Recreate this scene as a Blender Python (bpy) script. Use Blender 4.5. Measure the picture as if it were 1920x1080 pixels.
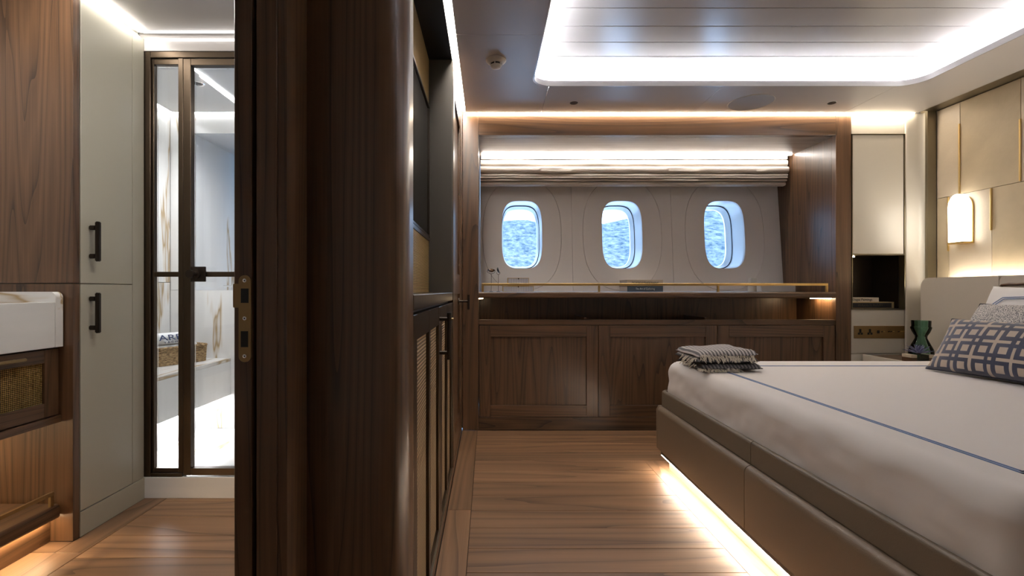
import bpy, bmesh, math, random
from mathutils import Vector, Matrix, noise
random.seed(7)
for o in list(bpy.data.objects): bpy.data.objects.remove(o, do_unlink=True)
scene = bpy.context.scene
COL = scene.collection
CH = 0.95                                            # eye height above the cabin floor
# ---------------------------------------------------------------- camera
cd = bpy.data.cameras.new('camera'); cam = bpy.data.objects.new('camera', cd); COL.objects.link(cam)
cam.location = (0, 0, CH); cam.rotation_euler = (math.pi/2, 0, 0)
cd.sensor_width = 36.0; cd.lens = 910/1920*36; cd.shift_x = 45/1920; cd.shift_y = 5/1920
cd.clip_start = 0.05; cd.clip_end = 5000
scene.camera = cam
# ---------------------------------------------------------------- world and exposure
w = bpy.data.worlds.new('world'); scene.world = w; w.use_nodes = True
bg = w.node_tree.nodes['Background']; bg.inputs[0].default_value = (0.40, 0.64, 1.0, 1); bg.inputs[1].default_value = 6.0
vs = scene.view_settings
vs.view_transform = 'Standard'; vs.look = 'None'; vs.gamma = 1.0; vs.use_curve_mapping = False; vs.exposure = 0.1
# lamp strengths
E_TRAY, E_BACK, E_LEFT, E_BLIND, E_BED, E_HEAD, E_BATH, E_SHOWER, E_VAN, E_SLOT = 385, 50, 75, 46, 115, 60, 30, 21, 60, 40
WARM = (1.0, 0.84, 0.66); NEUT = (1.0, 0.90, 0.80); COOL = (0.95, 0.95, 1.0)

# ================================================================ materials
MATS = {}
def newmat(name):
    m = bpy.data.materials.new(name); m.use_nodes = True; MATS[name] = m
    nt = m.node_tree; return m, nt, nt.nodes['Principled BSDF']
def N(nt, typ, **kw):
    n = nt.nodes.new(typ)
    for k, v in kw.items(): setattr(n, k, v)
    return n
def plain(name, col, rough=0.5, metal=0.0, bump=0.0, bscale=200, spec=0.5, var=0.0, sheen=0.0, coat=0.0):
    m, nt, p = newmat(name)
    p.inputs['Base Color'].default_value = (*col, 1); p.inputs['Roughness'].default_value = rough
    p.inputs['Metallic'].default_value = metal; p.inputs['Specular IOR Level'].default_value = spec
    if sheen: p.inputs['Sheen Weight'].default_value = sheen
    if coat: p.inputs['Coat Weight'].default_value = coat; p.inputs['Coat Roughness'].default_value = 0.15
    tc = N(nt, 'ShaderNodeTexCoord')
    if bump:
        nz = N(nt, 'ShaderNodeTexNoise'); nz.inputs['Scale'].default_value = bscale; nz.inputs['Detail'].default_value = 3
        nt.links.new(tc.outputs['Object'], nz.inputs['Vector'])
        b = N(nt, 'ShaderNodeBump'); b.inputs['Strength'].default_value = bump; b.inputs['Distance'].default_value = 0.002
        nt.links.new(nz.outputs[0], b.inputs['Height']); nt.links.new(b.outputs[0], p.inputs['Normal'])
    if var:
        nz = N(nt, 'ShaderNodeTexNoise'); nz.inputs['Scale'].default_value = 6; nz.inputs['Detail'].default_value = 4
        nt.links.new(tc.outputs['Object'], nz.inputs['Vector'])
        r = N(nt, 'ShaderNodeValToRGB'); r.color_ramp.elements[0].position = .3; r.color_ramp.elements[1].position = .7
        r.color_ramp.elements[0].color = (*[c*(1-var) for c in col], 1); r.color_ramp.elements[1].color = (*[min(1, c*(1+var)) for c in col], 1)
        nt.links.new(nz.outputs[0], r.inputs[0]); nt.links.new(r.outputs[0], p.inputs['Base Color'])
    return m
def wood(name, axis, dark, light, rough=0.35, freq=7.0, vary=0.25, stretch=0.05, fibre=.5, nsc=7.0):
    m, nt, p = newmat(name)
    tc = N(nt, 'ShaderNodeTexCoord'); oi = N(nt, 'ShaderNodeObjectInfo')
    mul = N(nt, 'ShaderNodeMath', operation='MULTIPLY'); mul.inputs[1].default_value = 37.0
    nt.links.new(oi.outputs['Random'], mul.inputs[0])
    comb = N(nt, 'ShaderNodeCombineXYZ')
    for i in range(3): nt.links.new(mul.outputs[0], comb.inputs[i])
    def stretched(across, along):
        s = [across]*3; s['xyz'.index(axis)] = along
        mp = N(nt, 'ShaderNodeMapping'); mp.inputs['Scale'].default_value = s
        nt.links.new(tc.outputs['Object'], mp.inputs['Vector'])
        ad = N(nt, 'ShaderNodeVectorMath', operation='ADD')
        nt.links.new(mp.outputs[0], ad.inputs[0]); nt.links.new(comb.outputs[0], ad.inputs[1]); return ad.outputs[0]
    n1 = N(nt, 'ShaderNodeTexNoise'); n1.inputs['Scale'].default_value = nsc; n1.inputs['Detail'].default_value = 1.5; n1.inputs['Roughness'].default_value = .35
    nt.links.new(stretched(1, stretch), n1.inputs['Vector'])
    m1 = N(nt, 'ShaderNodeMath', operation='MULTIPLY'); m1.inputs[1].default_value = freq*2
    nt.links.new(n1.outputs[0], m1.inputs[0])
    fr = N(nt, 'ShaderNodeMath', operation='FRACT'); nt.links.new(m1.outputs[0], fr.inputs[0])
    rp = N(nt, 'ShaderNodeValToRGB'); e = rp.color_ramp.elements
    e[0].position = 0; e[0].color = (0.05, .05, .05, 1); e[1].position = 1; e[1].color = (.75, .75, .75, 1)
    x = e.new(.14); x.color = (.55, .55, .55, 1); x = e.new(.55); x.color = (1, 1, 1, 1); x = e.new(.93); x.color = (.6, .6, .6, 1)
    nt.links.new(fr.outputs[0], rp.inputs[0])
    n2 = N(nt, 'ShaderNodeTexNoise'); n2.inputs['Scale'].default_value = 1.0; n2.inputs['Detail'].default_value = 3
    nt.links.new(stretched(160, 3.5), n2.inputs['Vector'])
    n3 = N(nt, 'ShaderNodeTexNoise'); n3.inputs['Scale'].default_value = 1.0; n3.inputs['Detail'].default_value = 2
    nt.links.new(stretched(14, .6), n3.inputs['Vector'])
    a = N(nt, 'ShaderNodeMix'); a.inputs[0].default_value = fibre
    nt.links.new(rp.outputs[0], a.inputs[2]); nt.links.new(n2.outputs[0], a.inputs[3])
    a2 = N(nt, 'ShaderNodeMix'); a2.inputs[0].default_value = .35
    nt.links.new(a.outputs[0], a2.inputs[2]); nt.links.new(n3.outputs[0], a2.inputs[3])
    cr = N(nt, 'ShaderNodeValToRGB'); cr.color_ramp.elements[0].position = .27; cr.color_ramp.elements[1].position = .74
    cr.color_ramp.elements[0].color = (*dark, 1); cr.color_ramp.elements[1].color = (*light, 1)
    nt.links.new(a2.outputs[0], cr.inputs[0])
    hs = N(nt, 'ShaderNodeHueSaturation')
    vm = N(nt, 'ShaderNodeMapRange'); vm.inputs[3].default_value = 1-vary; vm.inputs[4].default_value = 1+vary
    nt.links.new(oi.outputs['Random'], vm.inputs[0]); nt.links.new(vm.outputs[0], hs.inputs['Value'])
    nt.links.new(cr.outputs[0], hs.inputs['Color']); nt.links.new(hs.outputs[0], p.inputs['Base Color'])
    p.inputs['Roughness'].default_value = rough; p.inputs['Specular IOR Level'].default_value = .4
    p.inputs['Coat Weight'].default_value = .35 if name.startswith('walnut') else 0; p.inputs['Coat Roughness'].default_value = .24
    b = N(nt, 'ShaderNodeBump'); b.inputs['Strength'].default_value = .15; b.inputs['Distance'].default_value = .001
    nt.links.new(n2.outputs[0], b.inputs['Height']); nt.links.new(b.outputs[0], p.inputs['Normal'])
    return m
WD, WL = (.022, .0115, .0058), (.135, .070, .034)
for ax in 'xyz': wood('walnut_'+ax, ax, WD, WL, vary=.10)
for ax in 'xy': wood('floor_'+ax, ax, (.098, .051, .026), (.275, .155, .083), rough=.42, freq=4, vary=.26, stretch=.05, fibre=.35, nsc=6)
wood('niche_wood_x', 'x', (.22, .17, .135), (.36, .29, .23), vary=.05, freq=4)
def marble(name, axis='z', base=(.80, .79, .77)):
    m, nt, p = newmat(name)
    tc = N(nt, 'ShaderNodeTexCoord'); s = [1.0]*3; s['xyz'.index(axis)] = .12
    mp = N(nt, 'ShaderNodeMapping'); mp.inputs['Scale'].default_value = s; nt.links.new(tc.outputs['Object'], mp.inputs['Vector'])
    oi = N(nt, 'ShaderNodeObjectInfo'); ad = N(nt, 'ShaderNodeVectorMath', operation='ADD')
    mu = N(nt, 'ShaderNodeVectorMath', operation='SCALE'); mu.inputs['Scale'].default_value = 23
    cb = N(nt, 'ShaderNodeCombineXYZ')
    for i in range(3): nt.links.new(oi.outputs['Random'], cb.inputs[i])
    nt.links.new(cb.outputs[0], mu.inputs[0]); nt.links.new(mp.outputs[0], ad.inputs[0]); nt.links.new(mu.outputs[0], ad.inputs[1])
    nz = N(nt, 'ShaderNodeTexNoise'); nz.inputs['Scale'].default_value = 5; nz.inputs['Detail'].default_value = 4; nz.inputs['Roughness'].default_value = .55
    nt.links.new(ad.outputs[0], nz.inputs['Vector'])
    r = N(nt, 'ShaderNodeValToRGB'); e = r.color_ramp.elements
    e[0].position = .572; e[0].color = (*base, 1); e[1].position = .672; e[1].color = (*base, 1)
    x = e.new(.600); x.color = (.42, .29, .14, 1); x = e.new(.590); x.color = (.70, .64, .56, 1); x = e.new(.622); x.color = (.66, .62, .57, 1)
    x = e.new(.42); x.color = (base[0]*.93, base[1]*.93, base[2]*.93, 1)
    nt.links.new(nz.outputs[0], r.inputs[0]); nt.links.new(r.outputs[0], p.inputs['Base Color'])
    p.inputs['Roughness'].default_value = .18
    return m
marble('marble_z', 'z'); marble('marble_y', 'y'); marble('marble_x', 'x')
def weave(name, scale, hi, lo, metal, rough, rot=0.785):
    m, nt, p = newmat(name)
    tc = N(nt, 'ShaderNodeTexCoord'); sep = N(nt, 'ShaderNodeSeparateXYZ'); nt.links.new(tc.outputs['Object'], sep.inputs[0])
    def lin(ca, cb):
        a = N(nt, 'ShaderNodeMath', operation='MULTIPLY'); a.inputs[1].default_value = ca*scale; nt.links.new(sep.outputs['Y'], a.inputs[0])
        b = N(nt, 'ShaderNodeMath', operation='MULTIPLY_ADD'); b.inputs[1].default_value = cb*scale
        nt.links.new(sep.outputs['Z'], b.inputs[0]); nt.links.new(a.outputs[0], b.inputs[2])
        s = N(nt, 'ShaderNodeMath', operation='SINE'); nt.links.new(b.outputs[0], s.inputs[0]); return s.outputs[0]
    s1, s2 = lin(1, 1), lin(1, -1)
    mx = N(nt, 'ShaderNodeMath', operation='MULTIPLY'); nt.links.new(s1, mx.inputs[0]); nt.links.new(s2, mx.inputs[1])
    mr = N(nt, 'ShaderNodeMapRange'); mr.inputs[1].default_value = -.7; mr.inputs[2].default_value = .6
    nt.links.new(mx.outputs[0], mr.inputs[0])
    c = N(nt, 'ShaderNodeMix', data_type='RGBA'); c.inputs[6].default_value = (*lo, 1); c.inputs[7].default_value = (*hi, 1)
    nt.links.new(mr.outputs[0], c.inputs[0]); nt.links.new(c.outputs[2], p.inputs['Base Color'])
    b = N(nt, 'ShaderNodeBump'); b.inputs['Strength'].default_value = .9; b.inputs['Distance'].default_value = .004
    nt.links.new(mx.outputs[0], b.inputs['Height']); nt.links.new(b.outputs[0], p.inputs['Normal'])
    p.inputs['Metallic'].default_value = metal; p.inputs['Roughness'].default_value = rough
    return m
weave('brass_weave', 480, (.80, .56, .22), (.04, .025, .01), .9, .3)
weave('cane_weave', 300, (.62, .44, .24), (.03, .018, .009), .25, .42)
plain('white_paint', (.60, .585, .57), .35); plain('ceiling_paint', (.50, .475, .46), .38)
plain('tray_paint', (.56, .545, .54), .25, coat=.3)
plain('greige', (.44, .415, .33), .34); plain('cream', (.66, .62, .54), .32)
plain('bronze', (.085, .062, .042), .34, .9); plain('dark_bronze', (.040, .030, .023), .36, .75)
plain('satin_bronze', (.22, .19, .13), .30, .85)
plain('brass', (.62, .43, .17), .28, .95); plain('antique_brass', (.34, .23, .11), .36, .95)
plain('black', (.006, .006, .006), .4); plain('dark_grey', (.035, .032, .029), .45); plain('black_glass', (.006, .006, .007), .08)
plain('dark_panel', (.055, .048, .038), .5); plain('chrome', (.72, .72, .72), .15, 1)
plain('leather_taupe', (.215, .165, .118), .42, bump=.25, bscale=420); plain('leather_grey', (.185, .150, .112), .45, bump=.25, bscale=420)
plain('leather_pale', (.58, .50, .39), .42, bump=.35, bscale=55, var=.05); plain('suede', (.50, .415, .285), .55, bump=.5, bscale=40, var=.09)
plain('linen', (.60, .55, .48), .9, bump=.6, bscale=520, sheen=.2, spec=.2); plain('linen_wall', (.80, .77, .755), .85, bump=.4, bscale=420, spec=.2)
plain('blind_cloth', (.62, .56, .50), .9, bump=.5, bscale=400, spec=.2)
plain('sheet', (.76, .73, .72), .7, sheen=.15, spec=.25); plain('pillow_white', (.80, .79, .80), .75, sheen=.1, spec=.2)
plain('piping_blue', (.10, .18, .36), .7); plain('piping_navy', (.012, .014, .03), .6)
plain('velvet_navy', (.032, .038, .075), .8, sheen=.6, spec=.15, bump=.3, bscale=300, var=.25); plain('velvet_beige', (.52, .44, .37), .85, spec=.15)
plain('towel_white', (.82, .82, .82), .95, bump=.8, bscale=300, spec=.1); plain('ink_blue', (.02, .04, .12), .7)
plain('gasket', (.006, .012, .03), .5); plain('reveal_white', (.80, .80, .80), .3)
plain('book_cream', (.62, .54, .44), .6); plain('book_slate', (.055, .075, .10), .55); plain('book_tan', (.42, .31, .15), .6); plain('paper', (.66, .60, .58), .8)
plain('book_black', (.012, .012, .014), .5); plain('ink_black', (.015, .015, .015), .6); plain('ink_white', (.7, .7, .68), .6); plain('ink_gold', (.22, .16, .08), .6)
plain('plastic_white', (.72, .70, .66), .4); plain('grey_felt', (.30, .30, .32), .8)
plain('leaf_blue', (.26, .27, .42), .5, var=.15); plain('fringe', (.60, .54, .44), .9)
plain('marble_brown', (.10, .055, .03), .3); plain('marble_cream', (.60, .52, .40), .3)
plain('speaker_cloth', (.42, .44, .48), .8)
plain('plinth_tan', (.34, .25, .15), .4)
plain('seam', (.20, .175, .16), .8)
plain('white_gloss', (.72, .72, .71), .12)
def emit(name, col, s):
    m = bpy.data.materials.new(name); m.use_nodes = True; nt = m.node_tree; nt.nodes.clear()
    e = N(nt, 'ShaderNodeEmission'); e.inputs[0].default_value = (*col, 1); e.inputs[1].default_value = s
    o = N(nt, 'ShaderNodeOutputMaterial'); nt.links.new(e.outputs[0], o.inputs[0]); MATS[name] = m
emit('led_tray', COOL, E_TRAY); emit('led_back', WARM, E_BACK); emit('led_left', NEUT, E_LEFT); emit('led_blind', (1, .93, .86), E_BLIND)
emit('led_bed', (1, .88, .74), E_BED); emit('led_head', (1, .90, .76), E_HEAD); emit('led_bath', (1, .95, .9), E_BATH)
emit('led_long', (1, .95, .9), 130); emit('led_line', (1, .96, .92), 3.5); emit('led_bench', (.97, .98, 1), 90); emit('led_diag', (.97, .98, 1), 22)
emit('led_shower', (.96, .98, 1), E_SHOWER); emit('led_vanity', (1, .72, .42), E_VAN); emit('led_slot', (1, .72, .42), E_SLOT)
emit('lamp_glass', (1, .93, .82), 7.0)
def clear_glass(name, tint=(1, 1, 1), refl=1.0):
    m = bpy.data.materials.new(name); m.use_nodes = True; nt = m.node_tree; nt.nodes.clear(); MATS[name] = m
    t = N(nt, 'ShaderNodeBsdfTransparent'); t.inputs[0].default_value = (*tint, 1)
    g = N(nt, 'ShaderNodeBsdfGlossy'); g.inputs['Roughness'].default_value = .02
    f = N(nt, 'ShaderNodeFresnel'); f.inputs[0].default_value = 1.45
    mu = N(nt, 'ShaderNodeMath', operation='MULTIPLY'); mu.inputs[1].default_value = refl
    mx = N(nt, 'ShaderNodeMixShader'); o = N(nt, 'ShaderNodeOutputMaterial')
    nt.links.new(f.outputs[0], mu.inputs[0]); nt.links.new(mu.outputs[0], mx.inputs[0]); nt.links.new(t.outputs[0], mx.inputs[1]); nt.links.new(g.outputs[0], mx.inputs[2]); nt.links.new(mx.outputs[0], o.inputs[0])
clear_glass('pane', (.98, .99, 1)); clear_glass('green_glass', (.60, .76, .68)); clear_glass('smoke_glass', (.55, .68, .60)); clear_glass('amber_glass', (.75, .50, .28)); clear_glass('crystal', (.86, .88, .92), 2.0)
def striped(name, axis, period, a, b, duty=.5, rough=.9, noise_mix=0):
    m, nt, p = newmat(name)
    tc = N(nt, 'ShaderNodeTexCoord'); sep = N(nt, 'ShaderNodeSeparateXYZ'); nt.links.new(tc.outputs['Object'], sep.inputs[0])
    mu = N(nt, 'ShaderNodeMath', operation='MULTIPLY'); mu.inputs[1].default_value = 1/period; nt.links.new(sep.outputs[axis], mu.inputs[0])
    fr = N(nt, 'ShaderNodeMath', operation='FRACT'); nt.links.new(mu.outputs[0], fr.inputs[0])
    gt = N(nt, 'ShaderNodeMath', operation='GREATER_THAN'); gt.inputs[1].default_value = duty; nt.links.new(fr.outputs[0], gt.inputs[0])
    c = N(nt, 'ShaderNodeMix', data_type='RGBA'); c.inputs[6].default_value = (*a, 1); c.inputs[7].default_value = (*b, 1)
    nt.links.new(gt.outputs[0], c.inputs[0]); nt.links.new(c.outputs[2], p.inputs['Base Color']); p.inputs['Roughness'].default_value = rough
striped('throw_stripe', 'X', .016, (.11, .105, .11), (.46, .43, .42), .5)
striped('throw_dark_shade', 'X', .016, (.035, .034, .037), (.15, .14, .14), .5)  # lower folds: darker cloth reverse, with the shade between layers in the colour
striped('page_edges', 'Z', .003, (.50, .45, .43), (.66, .61, .58), .5)
striped('crystal_facets', 'X', .008, (.75, .75, .78), (.30, .31, .36), .6, .15)
def tweed():
    m, nt, p = newmat('tweed'); tc = N(nt, 'ShaderNodeTexCoord')
    mp = N(nt, 'ShaderNodeMapping'); mp.inputs['Rotation'].default_value = (.6, .5, .7); mp.inputs['Scale'].default_value = (260, 420, 260)
    nt.links.new(tc.outputs['Object'], mp.inputs[0])
    nz = N(nt, 'ShaderNodeTexNoise'); nz.inputs['Scale'].default_value = 1.0; nz.inputs['Detail'].default_value = 2; nt.links.new(mp.outputs[0], nz.inputs['Vector'])
    r = N(nt, 'ShaderNodeValToRGB'); r.color_ramp.elements[0].position = .40; r.color_ramp.elements[1].position = .55
    r.color_ramp.elements[0].color = (.06, .065, .09, 1); r.color_ramp.elements[1].color = (.66, .63, .60, 1)
    nt.links.new(nz.outputs[0], r.inputs[0]); nt.links.new(r.outputs[0], p.inputs['Base Color']); p.inputs['Roughness'].default_value = .9
    b = N(nt, 'ShaderNodeBump'); b.inputs['Strength'].default_value = .6; b.inputs['Distance'].default_value = .003
    nt.links.new(nz.outputs[0], b.inputs['Height']); nt.links.new(b.outputs[0], p.inputs['Normal'])
tweed()
def wicker():
    m, nt, p = newmat('wicker'); tc = N(nt, 'ShaderNodeTexCoord')
    mp = N(nt, 'ShaderNodeMapping'); mp.inputs['Scale'].default_value = (60, 60, 190); nt.links.new(tc.outputs['Object'], mp.inputs[0])
    nz = N(nt, 'ShaderNodeTexNoise'); nz.inputs['Scale'].default_value = 1.0; nz.inputs['Detail'].default_value = 3; nt.links.new(mp.outputs[0], nz.inputs['Vector'])
    r = N(nt, 'ShaderNodeValToRGB'); r.color_ramp.elements[0].position = .35; r.color_ramp.elements[1].position = .68
    r.color_ramp.elements[0].color = (.12, .065, .025, 1); r.color_ramp.elements[1].color = (.52, .35, .17, 1)
    nt.links.new(nz.outputs[0], r.inputs[0]); nt.links.new(r.outputs[0], p.inputs['Base Color']); p.inputs['Roughness'].default_value = .75
    b = N(nt, 'ShaderNodeBump'); b.inputs['Strength'].default_value = .8; b.inputs['Distance'].default_value = .004
    nt.links.new(nz.outputs[0], b.inputs['Height']); nt.links.new(b.outputs[0], p.inputs['Normal'])
wicker()
def hillmat():
    m, nt, p = newmat('scrub'); tc = N(nt, 'ShaderNodeTexCoord')
    mp = N(nt, 'ShaderNodeMapping'); mp.inputs['Scale'].default_value = (.16, .045, .30); nt.links.new(tc.outputs['Object'], mp.inputs[0])
    nz = N(nt, 'ShaderNodeTexNoise'); nz.inputs['Scale'].default_value = 1.0; nz.inputs['Detail'].default_value = 7; nz.inputs['Roughness'].default_value = .7; nt.links.new(mp.outputs[0], nz.inputs['Vector'])
    r = N(nt, 'ShaderNodeValToRGB'); r.color_ramp.elements[0].position = .36; r.color_ramp.elements[1].position = .68
    r.color_ramp.elements[0].color = (.055, .085, .11, 1); r.color_ramp.elements[1].color = (.34, .34, .32, 1)
    nt.links.new(nz.outputs[0], r.inputs[0]); nt.links.new(r.outputs[0], p.inputs['Base Color']); p.inputs['Roughness'].default_value = 1; p.inputs['Specular IOR Level'].default_value = 0
hillmat()
plain('sea_water', (.05, .12, .2), .15)

# ================================================================ helpers
def WLOC(o): return o.matrix_basis.translation + (WLOC(o.parent) if o.parent and False else Vector())
BASE = {}
def attach(o, parent):
    if parent is not None:
        o.parent = parent; o.matrix_parent_inverse = Matrix.Translation(-BASE[parent.name])
def link(name, me, mat, parent, loc=(0, 0, 0), smooth=False):
    o = bpy.data.objects.new(name, me); COL.objects.link(o); o.location = loc; BASE[o.name] = Vector(loc)
    if mat and not me.materials:
        for mm in (mat if isinstance(mat, (list, tuple)) else [mat]): me.materials.append(MATS[mm])
    if smooth:
        for f in me.polygons: f.use_smooth = True
    attach(o, parent); return o
def tag(o, label, cat, group=None):
    o['label'] = label; o['category'] = cat
    if group: o['group'] = group
    return o
def struct(o, label=None):
    o['kind'] = 'structure'
    if label: o['label'] = label
    return o
def thing(name, label, cat, loc, group=None):
    o = bpy.data.objects.new(name, None); COL.objects.link(o); o.location = loc; BASE[o.name] = Vector(loc); o.empty_display_size = .1
    return tag(o, label, cat, group)
def from_bm(name, bm, mat, parent, loc=(0, 0, 0), smooth=False, angle=None):
    bmesh.ops.recalc_face_normals(bm, faces=bm.faces[:])
    me = bpy.data.meshes.new(name); bm.to_mesh(me); bm.free()
    o = link(name, me, mat, parent, loc, smooth or angle is not None)
    if angle is not None:
        me.set_sharp_from_angle(angle=angle)
        wn_ = o.modifiers.new('weighted', 'WEIGHTED_NORMAL'); wn_.mode = 'FACE_AREA'; wn_.weight = 100; wn_.keep_sharp = True
    return o
def box(name, x0, x1, y0, y1, z0, z1, mat, parent=None, bevel=0.0, seg=1):
    c = Vector(((x0+x1)/2, (y0+y1)/2, (z0+z1)/2)); bm = bmesh.new()
    bmesh.ops.create_cube(bm, size=1, matrix=Matrix.Diagonal((abs(x1-x0), abs(y1-y0), abs(z1-z0), 1)))
    if bevel: bmesh.ops.bevel(bm, geom=bm.edges[:], offset=bevel, segments=seg, affect='EDGES', profile=.5)
    return from_bm(name, bm, mat, parent, c, angle=math.radians(40) if bevel and seg > 1 else None)
def prism(name, pts, axis, a0, a1, mat, parent=None, smooth_angle=None, bevel=0):
    """extrude the 2-d outline along axis; x: pts=(y,z), y: pts=(x,z), z: pts=(x,y)"""
    def P(u, v, a): return {'x': (a, u, v), 'y': (u, a, v), 'z': (u, v, a)}[axis]
    cx = sum(p[0] for p in pts)/len(pts); cy = sum(p[1] for p in pts)/len(pts); ca = (a0+a1)/2
    bm = bmesh.new(); A = [bm.verts.new(P(u-cx, v-cy, a0-ca)) for u, v in pts]; B = [bm.verts.new(P(u-cx, v-cy, a1-ca)) for u, v in pts]
    bm.faces.new(A); bm.faces.new(B[::-1]); n = len(pts)
    for i in range(n): bm.faces.new((A[i], B[i], B[(i+1) % n], A[(i+1) % n]))
    if bevel: bmesh.ops.bevel(bm, geom=bm.edges[:], offset=bevel, segments=2, affect='EDGES', profile=.5)
    return from_bm(name, bm, mat, parent, P(cx, cy, ca), angle=smooth_angle)
def fillet(pts, radii, seg=8):
    out = []; n = len(pts)
    for i in range(n):
        p = Vector(pts[i]); r = radii[i] if isinstance(radii, (list, tuple)) else radii
        if r <= 0: out.append(tuple(p)); continue
        a = (Vector(pts[i-1])-p).normalized(); b = (Vector(pts[(i+1) % n])-p).normalized()
        ang = a.angle(b); t = r/math.tan(ang/2); c = p+(a+b).normalized()*(r/math.sin(ang/2))
        s, e = p+a*t-c, p+b*t-c; a0 = math.atan2(s.y, s.x); a1 = math.atan2(e.y, e.x)
        while a1-a0 > math.pi: a1 -= 2*math.pi
        while a1-a0 < -math.pi: a1 += 2*math.pi
        for k in range(seg+1):
            t_ = a0+(a1-a0)*k/seg; out.append((c.x+r*math.cos(t_), c.y+r*math.sin(t_)))
    return out
def lathe(name, prof, mat, parent, loc, seg=32):
    bm = bmesh.new(); rings = []
    for r, z in prof:
        rings.append([bm.verts.new((r*math.cos(2*math.pi*k/seg), r*math.sin(2*math.pi*k/seg), z)) for k in range(seg)] if r > 1e-6 else [bm.verts.new((0, 0, z))])
    for a, b in zip(rings, rings[1:]):
        for k in range(seg):
            k2 = (k+1) % seg
            if len(a) == 1 and len(b) == 1: continue
            if len(a) == 1: bm.faces.new((a[0], b[k], b[k2]))
            elif len(b) == 1: bm.faces.new((a[k], a[k2], b[0]))
            else: bm.faces.new((a[k], a[k2], b[k2], b[k]))
    return from_bm(name, bm, mat, parent, loc, angle=math.radians(35))
def tube(name, pts, r, mat, parent, seg=8, closed=False):
    bm = bmesh.new(); P = [Vector(p) for p in pts]; o = P[0].copy(); n = len(P); rings = []; up = None
    for i in range(n):
        if closed: d = (P[(i+1) % n]-P[i-1]).normalized()
        else: d = ((P[min(i+1, n-1)])-(P[max(i-1, 0)])).normalized()
        if up is None: up = Vector((0, 0, 1)) if abs(d.z) < .9 else Vector((1, 0, 0))
        a = d.cross(up).normalized(); b = a.cross(d).normalized(); up = b
        rings.append([bm.verts.new(P[i]-o+(a*math.cos(2*math.pi*k/seg)+b*math.sin(2*math.pi*k/seg))*r) for k in range(seg)])
    pairs = list(zip(rings, rings[1:]))+([(rings[-1], rings[0])] if closed else [])
    for A, B in pairs:
        for k in range(seg): bm.faces.new((A[k], A[(k+1) % seg], B[(k+1) % seg], B[k]))
    if not closed: bm.faces.new(rings[0]); bm.faces.new(rings[-1])
    return from_bm(name, bm, mat, parent, o, angle=math.radians(50))
def rrect(x0, x1, y0, y1, r, n=10):
    return fillet([(x0, y0), (x1, y0), (x1, y1), (x0, y1)], r, n)
def resample(loop, m):
    L = [Vector(p) for p in loop]; L.append(L[0]); d = [0]
    for a, b in zip(L, L[1:]): d.append(d[-1]+(b-a).length)
    out = []; j = 0
    for k in range(m):
        t = d[-1]*k/m
        while d[j+1] < t: j += 1
        f = (t-d[j])/max(1e-9, d[j+1]-d[j]); out.append(L[j].lerp(L[j+1], f))
    return out
def soft_slab(name, x0, x1, y0, y1, z0, z1, rc, re, mat, parent=None, wr=0.0, wf=9, m=200, sag=0.0):
    """a padded slab: rounded outline, rounded top edge, optional cloth wrinkles on its sides"""
    bm = bmesh.new(); rings = []; c = Vector(((x0+x1)/2, (y0+y1)/2, z0)); prof = []
    ns = 8 if wr else 2
    for k in range(ns+1): prof.append((0, z0+(z1-re-z0)*k/ns, 1-.2*k/ns))
    for k in range(1, 9):
        a = math.pi/2*k/8; prof.append((re*(1-math.cos(a)), z1-re+re*math.sin(a), .7*(1-k/8)))
    for k in (1, 2, 3): prof.append((re+(min(x1-x0, y1-y0)/2-re)*.3*k, z1, 0))
    for ins, z, f in prof:
        r = max(rc-ins, .004); lp = resample(rrect(x0+ins, x1-ins, y0+ins, y1-ins, min(r, (min(x1-x0, y1-y0)/2-ins)*.9)), m); ring = []
        cen = Vector((c.x, c.y))
        for p in lp:
            d = 0
            if wr and f > 0:
                q = Vector((p.x*wf, p.y*wf, z*wf*2.2)); d = wr*f*(noise.noise(q)+.5*noise.noise(q*2.3))
            nrm = Vector((0, 0))
            if d:
                nrm = Vector((min(p.x-x0, x1-p.x), min(p.y-y0, y1-p.y)))
                nrm = Vector((-1 if p.x-x0 < x1-p.x else 1, 0)) if nrm.x < nrm.y else Vector((0, -1 if p.y-y0 < y1-p.y else 1))
            ring.append(bm.verts.new((p.x+nrm.x*d-c.x, p.y+nrm.y*d-c.y, z-c.z)))
        rings.append(ring)
    for A, B in zip(rings, rings[1:]):
        for k in range(m): bm.faces.new((A[k], A[(k+1) % m], B[(k+1) % m], B[k]))
    bm.faces.new(rings[-1]); bm.faces.new(rings[0][::-1])
    return from_bm(name, bm, mat, parent, c, angle=math.radians(55))
def text(name, s, size, mat, parent, loc, rot=(math.pi/2, 0, 0), width=None, depth=.0006):
    cu = bpy.data.curves.new(name, 'FONT'); cu.body = s; cu.size = size; cu.extrude = depth; cu.align_x = 'CENTER'; cu.align_y = 'CENTER'
    t = bpy.data.objects.new(name, cu); COL.objects.link(t); bpy.context.view_layer.update()
    me = bpy.data.meshes.new_from_object(t); bpy.data.objects.remove(t, do_unlink=True)
    if width:
        xs = [v.co.x for v in me.vertices]; k = width/(max(xs)-min(xs))
        for v in me.vertices: v.co.x *= k
    me.materials.clear(); o = link(name, me, mat, parent, loc); o.rotation_euler = rot; return o

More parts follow.
